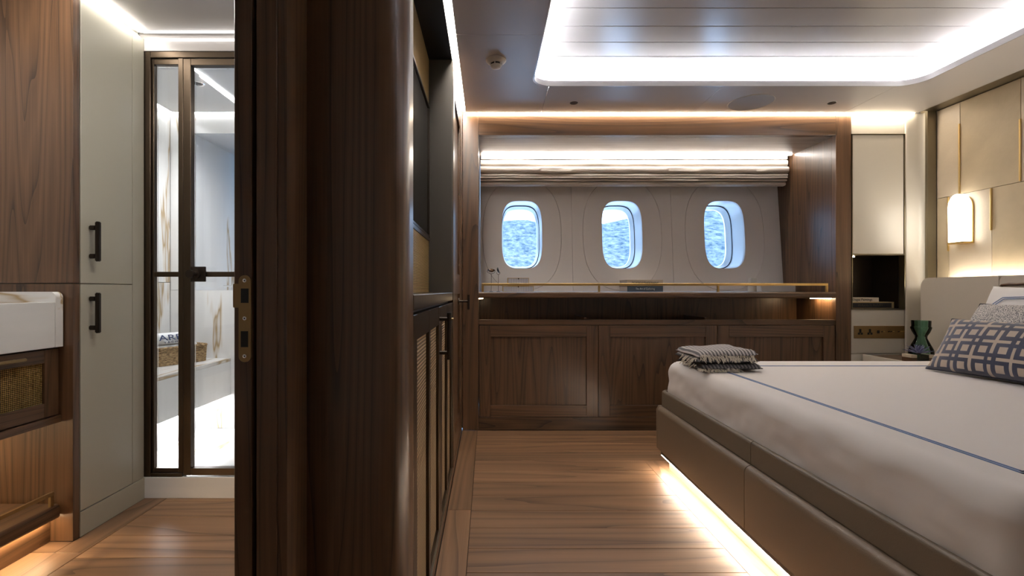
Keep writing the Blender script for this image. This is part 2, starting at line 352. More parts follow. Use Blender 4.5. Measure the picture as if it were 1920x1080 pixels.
# ================================================================ shell
ZC = 2.15                                             # cabin ceiling
YB = 3.30                                             # front plane of the joinery on the far side
XL = -.18                                             # media wall plane
floor = struct(box('floor', -2.7, 3.25, -1.3, 4.15, -.12, -.012, 'dark_grey'), 'timber plank floor')
roof = struct(box('ceiling', -2.7, 3.25, -1.3, 4.15, 2.30, 2.40, 'white_paint'), 'white panelled ceiling with a raised tray')
struct(box('wall_rear', -2.7, 3.25, -1.30, -1.20, -.01, 2.30, 'white_paint'), 'pale cabin wall opposite the windows')
wr_ = struct(box('wall_right', 3.03, 3.15, -1.2, 4.15, -.01, 2.30, 'white_paint'), 'cabin wall behind the bed with leather panels')
struct(box('wall_left', -2.25, -2.15, -1.2, 4.15, -.01, 2.30, 'white_paint'), 'bathroom wall behind the vanity')
part = struct(box('wall_partition', -.46, -.33, 1.14, 3.60, -.01, 2.30, 'white_paint'), 'partition between bathroom and bedroom')
struct(box('wall_entry', -.56, -.46, -1.2, -.02, -.01, 2.30, 'white_paint'), 'wall beside the bathroom doorway')
struct(box('wall_lintel', -.56, -.46, -.02, .90, 2.08, 2.30, 'white_paint'), 'wall above the bathroom doorway')
# --- planks
SP = .1543; GAP = .0012
y = 3.178; seams = []
while y > -1.2: seams.append(y); y -= SP
for i in range(len(seams)-1):
    ya, yb = seams[i+1]+GAP, seams[i]-GAP
    if yb > 2.72: rows = [(-.072, 1.42), (1.422, 2.9)]
    elif yb > 2.68: rows = [(-.072, .8735), (.9915, 2.9)]
    else: rows = [(-.072, .8735)]
    if ya < .75 and yb < .78: rows = [(-.072, 1.3), (1.302, 2.9)]
    for a, b in rows: box('plank', a, b, ya, yb, -.012, 0, 'floor_x', floor, .0008)
box('plank', -.072, 1.5, 3.180, 3.297, -.012, 0, 'floor_x', floor, .0008); box('plank', 1.502, 2.9, 3.180, 3.297, -.012, 0, 'floor_x', floor, .0008)
for a, b in ((2.105, 3.297), (.9, 2.103), (-.3, .898), (-1.2, -.302)): box('border_plank', -.175, -.074, a, b, -.012, 0, 'floor_y', floor, .0008)
prism('border_plank', fillet([(.875, 1.5), (.99, 1.5), (.99, 2.7139), (.875, 2.7139)], [0, 0, 0, .05]), 'z', -.012, 0, 'floor_y', floor)
box('corner_fill', .8745, .93, 2.66, 2.7138, -.013, -.0006, 'floor_x', floor)
box('border_plank', .875, .99, .79, 1.498, -.012, 0, 'floor_y', floor, .0008)
y = 2.19
while y > -1.2:
    box('plank', -1.468, -.475, max(y-SP+GAP, -1.2), y-GAP, -.012, 0, 'floor_x', floor, .0008); y -= SP
box('border_plank', -1.468, -.475, 2.192, 2.222, -.012, 0, 'floor_x', floor, .0008)
box('border_plank', -1.57, -1.47, 1.76, 2.222, -.012, 0, 'floor_y', floor, .0008)
box('border_plank', -1.70, -1.572, 1.760, 1.837, -.012, 0, 'floor_x', floor, .0008)
box('border_plank', -1.70, -1.47, -1.2, 1.758, -.012, 0, 'floor_y', floor, .0008)
box('threshold', -.475, -.176, -1.2, .905, -.012, 0, 'floor_y', floor, .0008)
# --- ceiling panels with a rounded tray opening
TX0, TX1, TY1, TY0, TR = .254, 2.51, 2.85, .62, .12
def cpanel(pts, rad=0): prism('ceiling_panel', fillet(pts, rad) if rad else pts, 'z', ZC, ZC+.02, 'ceiling_paint', roof)
XE = 2.90
cg = .0015
cpanel([(-.150, 2.275+cg), (TX0, 2.275+cg), (TX0, TY1), (.358-cg, TY1), (.358-cg, 3.272), (-.150, 3.272)], [0, 0, TR*.85, 0, 0, 0])
cpanel([(-.150, -1.2), (TX0, -1.2), (TX0, 2.275-cg), (-.150, 2.275-cg)])
cpanel([(.358+cg, TY1), (1.378-cg, TY1), (1.378-cg, 3.272), (.358+cg, 3.272)])
cpanel([(1.378+cg, TY1), (2.395-cg, TY1), (2.395-cg, 3.272), (1.378+cg, 3.272)])
cpanel([(2.395+cg, TY1), (TX1, TY1), (TX1, 1.4+cg), (XE, 1.4+cg), (XE, 3.272), (2.395+cg, 3.272)], [0, .1149, 0, 0, 0, 0])
cpanel([(TX1, TY0), (XE, TY0), (XE, 1.4-cg), (TX1, 1.4-cg)])
cpanel([(TX0+cg, -1.2), (XE, -1.2), (XE, TY0-cg), (TX0+cg, TY0-cg)])
# lip of the tray
def ring_wall(name, lo, li, z0, z1, mat, parent):
    bm = bmesh.new(); n = len(lo); V = [[bm.verts.new((p[0], p[1], z)) for p in L] for L in (lo, li) for z in (z0, z1)]
    for a, b in ((0, 1), (1, 3), (3, 2), (2, 0)):
        for k in range(n): bm.faces.new((V[a][k], V[a][(k+1) % n], V[b][(k+1) % n], V[b][k]))
    return from_bm(name, bm, mat, parent, angle=math.radians(40))
lo = rrect(TX0, TX1, TY0, TY1, TR); li = rrect(TX0+.008, TX1-.008, TY0+.008, TY1-.008, TR-.008)
ring_wall('tray_lip', lo, li, ZC-.002, ZC+.030, 'tray_paint', roof)
CW = .11                                              # width of the hidden cove behind the lip
for a, b, c, d in ((TX0-CW, TX1+CW, TY1+CW, TY1+CW+.02), (TX0-CW, TX1+CW, TY0-CW-.02, TY0-CW), (TX0-CW-.02, TX0-CW, TY0-CW-.02, TY1+CW+.02), (TX1+CW, TX1+CW+.02, TY0-CW-.02, TY1+CW+.02)):
    box('cove_side', a, b, c, d, ZC+.021, 2.26, 'tray_paint', roof)
y = 2.785+SP*.97
k = 0
while y > TY0-CW:
    a = max(y-.15, TY0-CW); box('tray_plank', TX0-CW+.001, TX1+CW-.001, a+.0015, min(y, TY1+CW)-.0015, 2.222, 2.234, 'tray_paint', roof, .003, 2); y -= .15
box('cove_lid', TX0-CW, TX1+CW, TY0-CW, TY1+CW, 2.236, 2.25, 'tray_paint', roof)
tl = thing('tray_light', 'white LED cove strip glowing around the raised ceiling tray', 'light', ((TX0+TX1)/2, TY1, ZC+.022))
a = .075
box('led_strip', TX0-.05, TX1+.05, TY1+a-.012, TY1+a, ZC+.0215, ZC+.026, 'led_tray', tl)
box('led_strip', TX0-.05, TX1+.05, TY0-a, TY0-a+.012, ZC+.0215, ZC+.026, 'led_tray', tl)
box('led_strip', TX0-a, TX0-a+.012, TY0-.05, TY1+.05, ZC+.0215, ZC+.026, 'led_tray', tl)
box('led_strip', TX1+a-.012, TX1+a, TY0-.05, TY1+.05, ZC+.0215, ZC+.026, 'led_tray', tl)
# slot lights around the ceiling
t = thing('slot_light', 'warm LED line between ceiling and wooden window surround', 'light', (1.2, 3.286, ZC+.012)); box('led_strip', -.15, 2.88, 3.274, 3.298, ZC-.003, ZC+.001, 'led_back', t)
box('channel', -.15, 2.88, 3.272, 3.299, ZC+.018, ZC+.03, 'white_paint', t)
t = thing('slot_light', 'long LED line along the ceiling above the media wall', 'light', (-.167, 1.0, ZC+.012)); box('led_strip', -.180, -.153, 1.18, 3.27, ZC+.010, ZC+.014, 'led_left', t)
box('channel', -.183, -.151, 1.175, 3.27, ZC+.016, ZC+.03, 'white_paint', t)
# bathroom ceiling
bc = struct(box('ceiling_bath', -2.14, -.57, -1.19, 2.20, 2.12, 2.14, 'white_paint'), 'white bathroom ceiling')
box('ceiling_infill', -.57, -.1515, -1.19, 1.055, ZC, ZC+.02, 'ceiling_paint', roof)
t = thing('slot_light', 'white LED line on bathroom ceiling above the grey green tall cabinet', 'light', (-1.58, 2.0, 2.105)); box('led_strip', -1.568, -1.545, .95, 1.70, 2.112, 2.119, 'led_long', t); box('led_strip', -1.568, -1.545, 1.702, 2.183, 2.112, 2.119, 'led_bath', t)
t = thing('slot_light', 'added unseen LED line brightening the bathroom from the partition side', 'light', (-.60, 1.6, 2.11)); box('led_strip', -.615, -.59, 1.16, 1.80, 2.112, 2.119, 'led_long', t)  # added strip out of view, brightens the tall cabinet from the front
t = thing('slot_light', 'upper of two white LED lines above the shower door', 'light', (-1.0, 2.2, 2.11)); box('led_strip', -1.56, -.58, 2.184, 2.199, 2.1165, 2.1195, 'led_line', t)
t = thing('slot_light', 'lower of two white LED lines above the shower door', 'light', (-1.0, 2.214, 2.09)); box('led_strip', -1.56, -.58, 2.213, 2.2175, 2.090, 2.099, 'led_line', t)

# ================================================================ hull wall with three windows
XN0, XN1 = -.065, 2.366
def HP(u, v, n=0.0): return (u, 3.88+.10*(v-.94)+n, v)      # point on the flared hull, n outward
wb = struct(link('wall_back', bpy.data.meshes.new('wall_back'), None, None), 'padded hull wall with three windows')
NR = 96
def sup(a, b, e, th):
    c, s = math.cos(th), math.sin(th); r = (abs(c/a)**e+abs(s/b)**e)**(-1/e); return r*c, r*s
def rect_r(l, r_, b, t_, th):
    c, s = math.cos(th), math.sin(th); k = 1e9
    if c > 1e-9: k = min(k, r_/c)
    if c < -1e-9: k = min(k, l/c)
    if s > 1e-9: k = min(k, t_/s)
    if s < -1e-9: k = min(k, b/s)
    return k*c, k*s
def hull_ring(name, of, inf, cu, cv, n0, n1, mat, parent, angs, sm=False):
    bm = bmesh.new(); V = []
    for fn in (of, inf):
        for nn in (n0, n1): V.append([bm.verts.new(HP(cu+fn(a)[0], cv+fn(a)[1], nn)) for a in angs])
    n = len(angs)
    for a, b in ((0, 2), (2, 3), (3, 1), (1, 0)):
        for k in range(n): bm.faces.new((V[a][k], V[a][(k+1) % n], V[b][(k+1) % n], V[b][k]))
    return from_bm(name, bm, mat, parent, angle=math.radians(40))
def loft(name, loops, mat, parent, closed=False):
    bm = bmesh.new(); R = [[bm.verts.new(p) for p in L] for L in loops]; n = len(R[0])
    for A, B in zip(R, R[1:]+([R[0]] if closed else [])):
        for k in range(n): bm.faces.new((A[k], A[(k+1) % n], B[(k+1) % n], B[k]))
    return from_bm(name, bm, mat, parent, angle=math.radians(45))
CU = [.275, 1.086, 1.914]; CV = 1.405; ED = [XN0, .680, 1.488, XN1]
WA, WB, OA, OB = .163, .276, .318, .452
outer_bm = []
for i, cu in enumerate(CU):
    l, r_, b_, t_ = ED[i]-cu+.001, ED[i+1]-cu-.001, .942-CV, 2.004-CV
    angs = sorted([2*math.pi*k/NR for k in range(NR)]+[math.atan2(v, u) % (2*math.pi) for u in (l, r_) for v in (b_, t_)])
    angs = [a for j, a in enumerate(angs) if j == 0 or a-angs[j-1] > 1e-6]
    rectf = lambda a, l=l, r_=r_, b_=b_, t_=t_: rect_r(l, r_, b_, t_, a)
    oo = lambda a: sup(OA+.0013, OB+.0013, 2.5, a); oi_ = lambda a: sup(OA-.0013, OB-.0013, 2.5, a); wi = lambda a: sup(WA, WB, 3.6, a)
    hull_ring('padded_panel', rectf, oo, cu, CV, 0, .02, 'linen_wall', wb, angs)
    hull_ring('oval_panel', oi_, wi, cu, CV, -.001, .02, 'linen_wall', wb, angs)
    hull_ring('hull_liner', rectf, lambda a: sup(WA+.004, WB+.004, 3.6, a), cu, CV, .022, .05, 'seam', wb, angs)
    wn = struct(link('window_%d' % (i+1), bpy.data.meshes.new('window'), None, None, HP(cu, CV)), 'rounded cabin window, number %d from the left' % (i+1))
    wn['label'] = ['rounded cabin window above the glass trinket boxes', 'rounded cabin window above the two stacked books', 'rounded cabin window nearest the wooden niche side'][i]
    A2 = [2*math.pi*k/NR for k in range(NR)]
    lp = lambda ka, n, e=3.6: [HP(cu+sup(WA*ka, WB*ka, e, a)[0], CV+sup(WA*ka, WB*ka, e, a)[1], n) for a in A2]
    loft('reveal', [lp(1.0, .0), lp(1.012, .02), lp(.985, .20), lp(1.03, .20), lp(1.05, .03)], 'reveal_white', wn)
    loft('gasket', [lp(.985, .199), lp(.962, .199), lp(.962, .207), lp(.985, .207)], 'gasket', wn, True)
    loft('outer_frame', [lp(.962, .2075), lp(.90, .30), lp(1.1, .30), lp(1.1, .2075)], 'reveal_white', wn)
    bm = bmesh.new(); bm.faces.new([bm.verts.new(p) for p in lp(.915, .285)]); 
    bmesh.ops.solidify(bm, geom=bm.faces[:], thickness=.006)
    from_bm('pane', bm, 'pane', wn)
# wooden surround of the niche
sr = struct(link('trim_1', bpy.data.meshes.new('trim_1'), None, None), 'walnut surround of the window niche')
box('stile', -.172, XN0, 3.300, 3.345, 0, ZC-.004, 'walnut_z', sr, .002); box('stile', XN1, 2.470, 3.300, 3.345, 0, ZC-.004, 'walnut_z', sr, .002)
box('beam', XN0+.0005, XN1-.0005, 3.300, 3.345, 2.008, ZC-.004, 'walnut_x', sr, .002)
box('side_panel', XN1+.001, XN1+.03, 3.346, 4.10, .0, 2.03, 'walnut_z', sr); box('side_panel', XN0-.03, XN0-.001, 3.346, 4.10, 0, 2.03, 'walnut_z', sr)
box('niche_ceiling', XN0, XN1, 3.346, 4.10, 2.008, 2.03, 'niche_wood_x', sr)
box('niche_back', XN0, XN1, 4.07, 4.10, 0, .90, 'dark_grey', sr)
struct(box('wall_outboard', -.46, 3.03, 3.36, 3.40, 2.06, 2.299, 'white_paint'), 'wall strip above the window niche')
struct(box('wall_wardrobe', -.46, -.097, 3.36, 3.40, 0, 2.059, 'white_paint'), 'hidden wall behind the wardrobe')
struct(box('wall_cabinet_back', 2.398, 3.03, 3.60, 3.64, 0, 2.30, 'white_paint'), 'hidden wall behind the cream cabinet')
t = thing('niche_light', 'bright LED line above the roman blind in the window niche', 'light', (1.15, 3.755, 2.0)); box('led_strip', -.05, 2.35, 3.752, 3.768, 2.000, 2.007, 'led_blind', t)
# roman blind: stacked folds of cloth hanging in front of the windows
rb = thing('roman_blind', 'raised beige linen roman blind stacked above the three windows', 'blind', (1.15, 3.80, 1.77))
def fold(z0, z1, dep, y0, x1=2.350, x0=-.058, wob=.004, seed=0):
    n = 70; pr = [(0, 0), (-.7, .04), (-1, .25), (-1, .75), (-.7, .96), (0, 1)]; bm = bmesh.new(); R = []
    for k in range(n+1):
        x = x0+(x1-x0)*k/n; d = dep+wob*noise.noise((x*3, seed, 0))*1.5; dz = wob*noise.noise((x*4, seed+9, 0))*.8
        R.append([bm.verts.new((x-1.15, y0+u*d-3.8, z0+v*(z1-z0)+dz*(1-abs(2*v-1)*.4)-1.77)) for u, v in pr])
    m = len(pr)
    for A, B in zip(R, R[1:]):
        for j in range(m): bm.faces.new((A[j], A[(j+1) % m], B[(j+1) % m], B[j]))
    bm.faces.new(R[0]); bm.faces.new(R[-1])
    return from_bm('fold', bm, 'blind_cloth', rb, (1.15, 3.8, 1.77), angle=math.radians(50))
fold(1.925, 1.978, .030, 3.83, seed=1, wob=.007); fold(1.868, 1.923, .045, 3.83, seed=2); fold(1.845, 1.866, .040, 3.83, 2.343, seed=3)
fold(1.825, 1.843, .046, 3.83, 2.338, seed=4); fold(1.805, 1.823, .042, 3.83, 2.334, seed=5); fold(1.772, 1.803, .036, 3.83, 2.328, seed=6)
box('headrail', -.055, 2.345, 3.80, 3.84, 1.980, 2.006, 'blind_cloth', rb)

# ================================================================ sideboard under the windows
sb = thing('sideboard', 'low walnut sideboard with three shaker doors under the windows', 'sideboard', (1.15, 3.32, 0))
box('base', XN0+.001, XN1-.001, 3.304, 3.40, .001, .088, 'walnut_x', sb, .001)
box('top_rail', XN0+.001, XN1-.001, 3.302, 3.34, .716, .752, 'walnut_x', sb, .0015)
box('slot_floor', XN0+.001, XN1-.001, 3.341, 3.85, .700, .722, 'walnut_x', sb)
box('slot_back', XN0+.001, XN1-.001, 3.72, 3.745, .723, .895, 'walnut_z', sb)
for x in (.665, 1.50): box('divider', x, x+.018, 3.36, 3.719, .723, .765, 'walnut_y', sb)
dx = [XN0+.003, .751, 1.561, XN1-.003]
for i in range(3):
    a, b = dx[i]+.0015, dx[i+1]-.0015; z0, z1 = .091, .713; sw = .078
    dr = link('door', bpy.data.meshes.new('door'), None, sb, ((a+b)/2, 3.31, .4))
    box('stile', a, a+sw, 3.303, 3.328, z0, z1, 'walnut_z', dr, .001); box('stile', b-sw, b, 3.303, 3.328, z0, z1, 'walnut_z', dr, .001)
    box('rail', a+sw+.0003, b-sw-.0003, 3.303, 3.328, z1-sw, z1, 'walnut_x', dr, .001); box('rail', a+sw+.0003, b-sw-.0003, 3.303, 3.328, z0, z0+sw, 'walnut_x', dr, .001)
    box('panel', a+sw-.002, b-sw+.002, 3.317, 3.326, z0+sw-.002, z1-sw+.002, 'walnut_z', dr)
sd = thing('shelf_light', 'small warm LED strip under the left end of the window ledge', 'light', (XN0+.03, 3.36, .894)); box('led_strip', XN0+.004, XN0+.030, 3.335, 3.41, .893, .898, 'led_slot', sd)
sd = thing('shelf_light', 'small warm LED strip under the right end of the window ledge', 'light', (XN1-.03, 3.36, .894)); box('led_strip', XN1-.045, XN1-.006, 3.335, 3.50, .893, .898, 'led_slot', sd)
wt = thing('window_ledge', 'long walnut ledge with brass gallery rail below the windows', 'shelf', (1.15, 3.5, .9))
prism('ledge_board', fillet([(3.296, .899), (4.06, .899), (4.06, .941), (3.296, .941)], [.012, 0, 0, .012], 5), 'x', XN0+.001, XN1-.001, 'walnut_x', wt, math.radians(40))
ry, rz = 3.318, 1.002
box('rail', -.043, 2.322, ry-.006, ry+.006, .984, 1.000, 'brass', wt, .001)
for x in (-.043, .752, 1.566, 2.308): box('rail_post', x, x+.014, ry-.006, ry+.006, .9415, .9838, 'brass', wt, .001)

# ================================================================ column, door jamb, media wall
cl = thing('pillar', 'dark walnut pillar with rounded edges in the foreground', 'pillar', (-.31, 1.2, 0))
prism('body', fillet([(-.428, 1.06), (-.180, 1.06), (-.180, 1.168), (-.428, 1.168)], [.035, .06, 0, 0], 10), 'z', 0, ZC-.001, 'walnut_z', cl, math.radians(30))
prism('brass_inlay', [(-.4325, 1.075), (-.4290, 1.075), (-.4290, 1.10), (-.4325, 1.10)], 'z', 0, ZC-.001, 'antique_brass', cl)
dj = thing('door_frame', 'walnut bathroom door jamb with brass strike plate', 'door frame', (-.45, .93, 0))
box('jamb', -.476, -.4430, .910, 1.13, 0, 2.08, 'walnut_z', dj, .001)
box('gap_shade', -.4425, -.4375, .935, 1.13, 0, 2.08, 'black', dj)  # black strip painting the shade in the rebate gap beside the jamb
box('inner_jamb', -.4370, -.398, .915, 1.05, 0, 2.14, 'walnut_z', dj, .001)
prism('casing', [(-.3975, .918), (-.380, .918), (-.380, .955), (-.3975, .955)], 'z', 0, 2.14, 'walnut_z', dj)
box('casing_return', -.3975, -.395, .956, 1.058, 0, 2.14, 'walnut_z', dj)
spz = lambda py: CH-(py-545)*.905/910
spx = lambda px: (px-915)*.905/910
sp = prism('strike_plate', fillet([(spx(446.5), spz(679)), (spx(469.5), spz(679)), (spx(469.5), spz(516)), (spx(446.5), spz(516)), (spx(446.5), spz(532)), (spx(436), spz(532)), (spx(436), spz(577)), (spx(446.5), spz(577))], [.0105, .0105, .0105, .0105, 0, .002, .002, 0], 6), 'y', .9065, .9095, 'antique_brass', dj)
for a, b, c, d in ((451, 465.5, 541, 568), (451, 464.5, 621, 651)): box('latch_hole', spx(a), spx(b), .9058, .9064, spz(d), spz(c), 'black', sp)
for py in (526, 597, 668):
    s = lathe('screw', [(0, .0), (.0032, .0), (.0036, .001), (0, .0011)], 'chrome', sp, (spx(458), .9064, spz(py)), 14); s.rotation_euler = (math.pi/2, 0, 0)
    q = lathe('screw_socket', [(0, .0), (.0016, .0), (0, .0002)], 'black', sp, (spx(458), .9052, spz(py)), 6); q.rotation_euler = (math.pi/2, 0, 0)
# media niche
mn = thing('media_niche', 'dark niche of the media wall with woven brass panels', 'wall unit', (-.3, 1.8, .94))
NY0, NY1, XB = 1.172, 2.445, -.2956
box('side_panel', XB-.02, XL, NY1, NY1+.022, .9415, 2.14, 'dark_panel', mn, .001)
box('top_panel', XB-.02, XL, NY0, NY1-.001, 2.113, 2.14, 'black', mn)
box('back_panel', XB-.025, XB-.012, NY0, NY1-.001, .9415, 2.112, 'dark_grey', mn)
box('upper_weave', XB-.011, XB, NY0+.01, NY1-.02, 1.875, 2.105, 'brass_weave', mn); box('lower_weave', XB-.011, XB, NY0+.01, NY1-.02, .9420, 1.195, 'brass_weave', mn)
box('weave_frame', XB-.011, XB+.004, NY0+.01, NY1-.002, 1.862, 1.874, 'dark_bronze', mn, .001); box('weave_frame', XB-.011, XB+.004, NY0+.01, NY1-.002, 1.196, 1.214, 'bronze', mn, .001)
box('weave_frame', XB-.011, XB+.004, NY1-.019, NY1-.002, 1.2145, 1.8615, 'dark_bronze', mn, .001)
tv = thing('television', 'black flat television set in the media niche', 'television', (XB-.004, 1.8, 1.22))
box('screen', XB-.0105, XB-.002, NY0+.03, NY1-.03, 1.225, 1.855, 'black_glass', tv, .001); box('bezel', XB-.0019, XB+.003, NY0+.03, NY1-.03, 1.2165, 1.226, 'dark_bronze', tv)
# media cabinet below
mc = thing('media_cabinet', 'dark metal framed cabinet with cane doors along the media wall', 'cabinet', (-.25, 1.8, 0))
box('top', -.32, XL+.001, NY0, NY1+.02, .901, .9405, 'bronze', mc, .002)
box('carcass', -.325, XL-.024, NY0, NY1+.02, .051, .895, 'dark_grey', mc)
box('skirting', -.325, XL+.002, NY0, 3.296, .0005, .047, 'walnut_y', mc, .001)
box('sill', XL-.02, XL+.003, NY0, NY1+.02, .0475, .0525, 'satin_bronze', mc)
for a, b in ((1.174, 1.838), (1.841, 2.462)):
    dr = link('door', bpy.data.meshes.new('door'), None, mc, (XL-.01, (a+b)/2, .5)); z0, z1 = .054, .890; sw = .062; mid = (a+b)/2
    for p, q in ((a, a+sw), (b-sw, b), (mid-.018, mid+.018)): box('stile', XL-.022, XL, p, q, z0, z1, 'bronze', dr, .001)
    for p, q in ((a+sw, mid-.018), (mid+.018, b-sw)):
        box('rail', XL-.022, XL-.0005, p+.0003, q-.0003, z1-.065, z1, 'bronze', dr); box('rail', XL-.022, XL-.0005, p+.0003, q-.0003, z0, z0+.02, 'bronze', dr)
        box('cane_panel', XL-.018, XL-.010, p+.0005, q-.0005, z0+.0205, z1-.0655, 'cane_weave', dr)
    if a < 1.5:
        hd = link('handle', bpy.data.meshes.new('handle'), None, mc, (XL+.03, 1.79, .78))
        tube('bar', [(XL+.036, 1.80, .695), (XL+.036, 1.80, .868)], .0085, 'dark_bronze', hd, 12)
        for z in (.72, .845): tube('stand_off', [(XL-.001, 1.80, z), (XL+.029, 1.80, z)], .007, 'dark_bronze', hd, 10)
        tube('knurl', [(XL+.044, 1.80, .845), (XL+.052, 1.80, .845)], .004, 'antique_brass', hd, 10)
# wardrobe door beyond
wd = thing('wardrobe', 'walnut wardrobe door beside the window niche with bronze pull', 'wardrobe', (XL, 2.85, 0))
box('jamb', XL-.10, XL+.004, 2.468, 2.505, .048, 2.14, 'walnut_z', wd, .001)
box('stile', XL-.03, XL, 2.508, 2.62, .050, 2.12, 'walnut_z', wd, .001); box('stile', XL-.03, XL, 3.11, 3.235, .050, 2.12, 'walnut_z', wd, .001)
for z0, z1 in ((.05, .17), (.93, 1.05), (2.0, 2.12)): box('rail', XL-.03, XL-.0005, 2.6205, 3.1095, z0, z1, 'walnut_y', wd, .001)
for z0, z1 in ((.1705, .9295), (1.0505, 1.9995)): box('panel', XL-.026, XL-.014, 2.6205, 3.1095, z0, z1, 'walnut_z', wd)
box('jamb', XL-.10, XL+.006, 3.238, 3.297, .048, 2.14, 'walnut_z', wd, .001)
hd = link('handle', bpy.data.meshes.new('handle'), None, wd, (XL, 2.93, .88))
tube('spindle', [(XL, 2.95, .885), (XL+.06, 2.95, .885)], .007, 'dark_bronze', hd, 10); tube('bar', [(XL+.062, 2.95, .835), (XL+.062, 2.95, .925)], .008, 'dark_bronze', hd, 10)
tube('rose', [(XL, 2.95, .885), (XL+.006, 2.95, .885)], .022, 'dark_bronze', hd, 16)
# ceiling fittings
sx, sy = (930-915)*1.2/(545-112), 910*1.2/(545-112)
sm = thing('smoke_detector', 'round white smoke detector on the ceiling', 'smoke detector', (sx, sy, ZC))
lathe('base', [(0, 0), (.052, 0), (.053, -.006), (.047, -.014), (.034, -.020), (0, -.020)], 'plastic_white', sm, (sx, sy, ZC))
lathe('chamber', [(0, -.0201), (.027, -.0201), (.029, -.030), (0, -.030)], 'black', sm, (sx, sy, ZC))
lathe('cap', [(0, -.0302), (.030, -.0302), (.024, -.042), (.010, -.048), (0, -.048)], 'plastic_white', sm, (sx, sy, ZC))
for k in range(6):
    a = k*math.pi/3+.3; tube('rib', [(sx+.031*math.cos(a), sy+.031*math.sin(a), ZC-.019), (sx+.030*math.cos(a), sy+.030*math.sin(a), ZC-.032)], .003, 'plastic_white', sm, 6)
def ceil_pt(px, py, z=ZC): d = 910*(z-CH)/(545-py); return (px-915)*d/910, d
x, y = ceil_pt(1408, 192); spk = thing('ceiling_speaker', 'large round white speaker grille set in the ceiling', 'speaker', (x, y, ZC))
lathe('grille', [(0, -.003), (.128, -.003), (.131, -.001)], 'speaker_cloth', spk, (x, y, ZC), 48); lathe('rim', [(.131, 0), (.134, -.004), (.136, -.0001)], 'plastic_white', spk, (x, y, ZC), 48)
for (px, py), lb in (((1076, 193), 'small black ceiling downlight left of the round speaker'), ((1560, 193), 'small black ceiling downlight right of the round speaker')):
    x, y = ceil_pt(px, py); dn = thing('downlight', lb, 'light', (x, y, ZC), 'black bedroom downlights')
    lathe('rim', [(.019, 0), (.023, -.0025), (.026, -.0001)], 'dark_grey', dn, (x, y, ZC)); lathe('baffle', [(0, -.0006), (.019, -.0006), (.019, -.0001)], 'black', dn, (x, y, ZC))

# ================================================================ cream cabinet, bed wall
cc = thing('wall_cabinet', 'cream wall cabinet with dark open niche right of the windows', 'cabinet', (2.65, 3.32, .5))
X0, X1, XF = 2.474, 2.835, 2.938
box('header', X0, X1, 3.305, 3.34, 2.018, ZC-.004, 'cream', cc, .001)
box('door', X0+.008, X1-.006, 3.303, 3.33, 1.200, 2.010, 'cream', cc, .002)
box('frame_edge', X0+.001, X0+.006, 3.300, 3.345, .822, 2.017, 'satin_bronze', cc); box('frame_edge', X1-.004, X1+.001, 3.298, 3.345, .822, 2.017, 'satin_bronze', cc)
box('frame_edge', X0+.006, X1-.0045, 3.299, 3.345, 2.0105, 2.0165, 'satin_bronze', cc); box('frame_edge', X0+.006, X1-.0045, 3.299, 3.345, 1.192, 1.1985, 'satin_bronze', cc); box('frame_edge', X0+.006, X1-.0045, 3.299, 3.345, .822, .8275, 'satin_bronze', cc)
box('niche_back', X0+.006, X1-.005, 3.56, 3.575, .829, 1.19, 'dark_bronze', cc)
box('niche_side', X0+.0065, X0+.012, 3.346, 3.559, .829, 1.19, 'dark_bronze', cc); box('niche_side', X1-.011, X1-.0055, 3.346, 3.559, .829, 1.19, 'dark_bronze', cc)
box('niche_top', X0+.0065, X1-.0055, 3.346, 3.559, 1.1905, 1.198, 'dark_bronze', cc); box('niche_floor', X0+.0065, X1-.0055, 3.346, 3.559, .8215, .828, 'dark_bronze', cc)
box('lower_panel', X0, X1, 3.305, 3.34, .523, .820, 'cream', cc, .001); box('base_panel', X0, X1, 3.307, 3.34, .001, .520, 'cream', cc, .001)
prism('filler', [(X1+.002, 3.300), (X1+.004, 3.294), (X1+.02, 3.29), (XF-.03, 3.285), (XF-.008, 3.275), (XF, 3.262), (XF, 3.34), (X1+.002, 3.34)], 'z', .001, ZC-.004, 'cream', cc, math.radians(60))
nl = thing('niche_light', 'tiny warm light inside the dark niche of the cream cabinet', 'light', (X0+.03, 3.40, 1.187)); box('led_strip', X0+.014, X0+.075, 3.375, 3.385, 1.183, 1.1895, 'led_slot', nl)
ps = thing('socket_plate', 'brass plate with sockets and switches below the niche', 'socket', (2.66, 3.30, .67))
px2x = lambda px: (px-915)*YB/910; px2z = lambda py: CH-(py-545)*YB/910
box('plate', px2x(1601.5), px2x(1696.5), 3.300, 3.3045, px2z(634.5), px2z(611), 'antique_brass', ps, .0012)
for cx in (1613, 1631):
    s = link('socket', bpy.data.meshes.new('socket'), None, ps, (px2x(cx), 3.3, .66))
    box('hole', px2x(cx-1.8), px2x(cx+1.8), 3.2985, 3.2997, px2z(624), px2z(617), 'black', s); box('hole', px2x(cx-4.6), px2x(cx-.8), 3.2985, 3.2997, px2z(627.5), px2z(623.6), 'black', s); box('hole', px2x(cx+.8), px2x(cx+4.6), 3.2985, 3.2997, px2z(627.5), px2z(623.6), 'black', s)
box('usb_port', px2x(1644.3), px2x(1649), 3.2975, 3.2997, px2z(625), px2z(619.5), 'black', ps, .0008)
for cx in (1653, 1656.5, 1665.5, 1670, 1674.5, 1684, 1688.5, 1693): tube('switch', [(px2x(cx), 3.300, px2z(622)), (px2x(cx), 3.291, px2z(621.3))], .0035, 'brass' if cx in (1656.5, 1674.5, 1693, 1688.5) else 'dark_bronze', ps, 8)
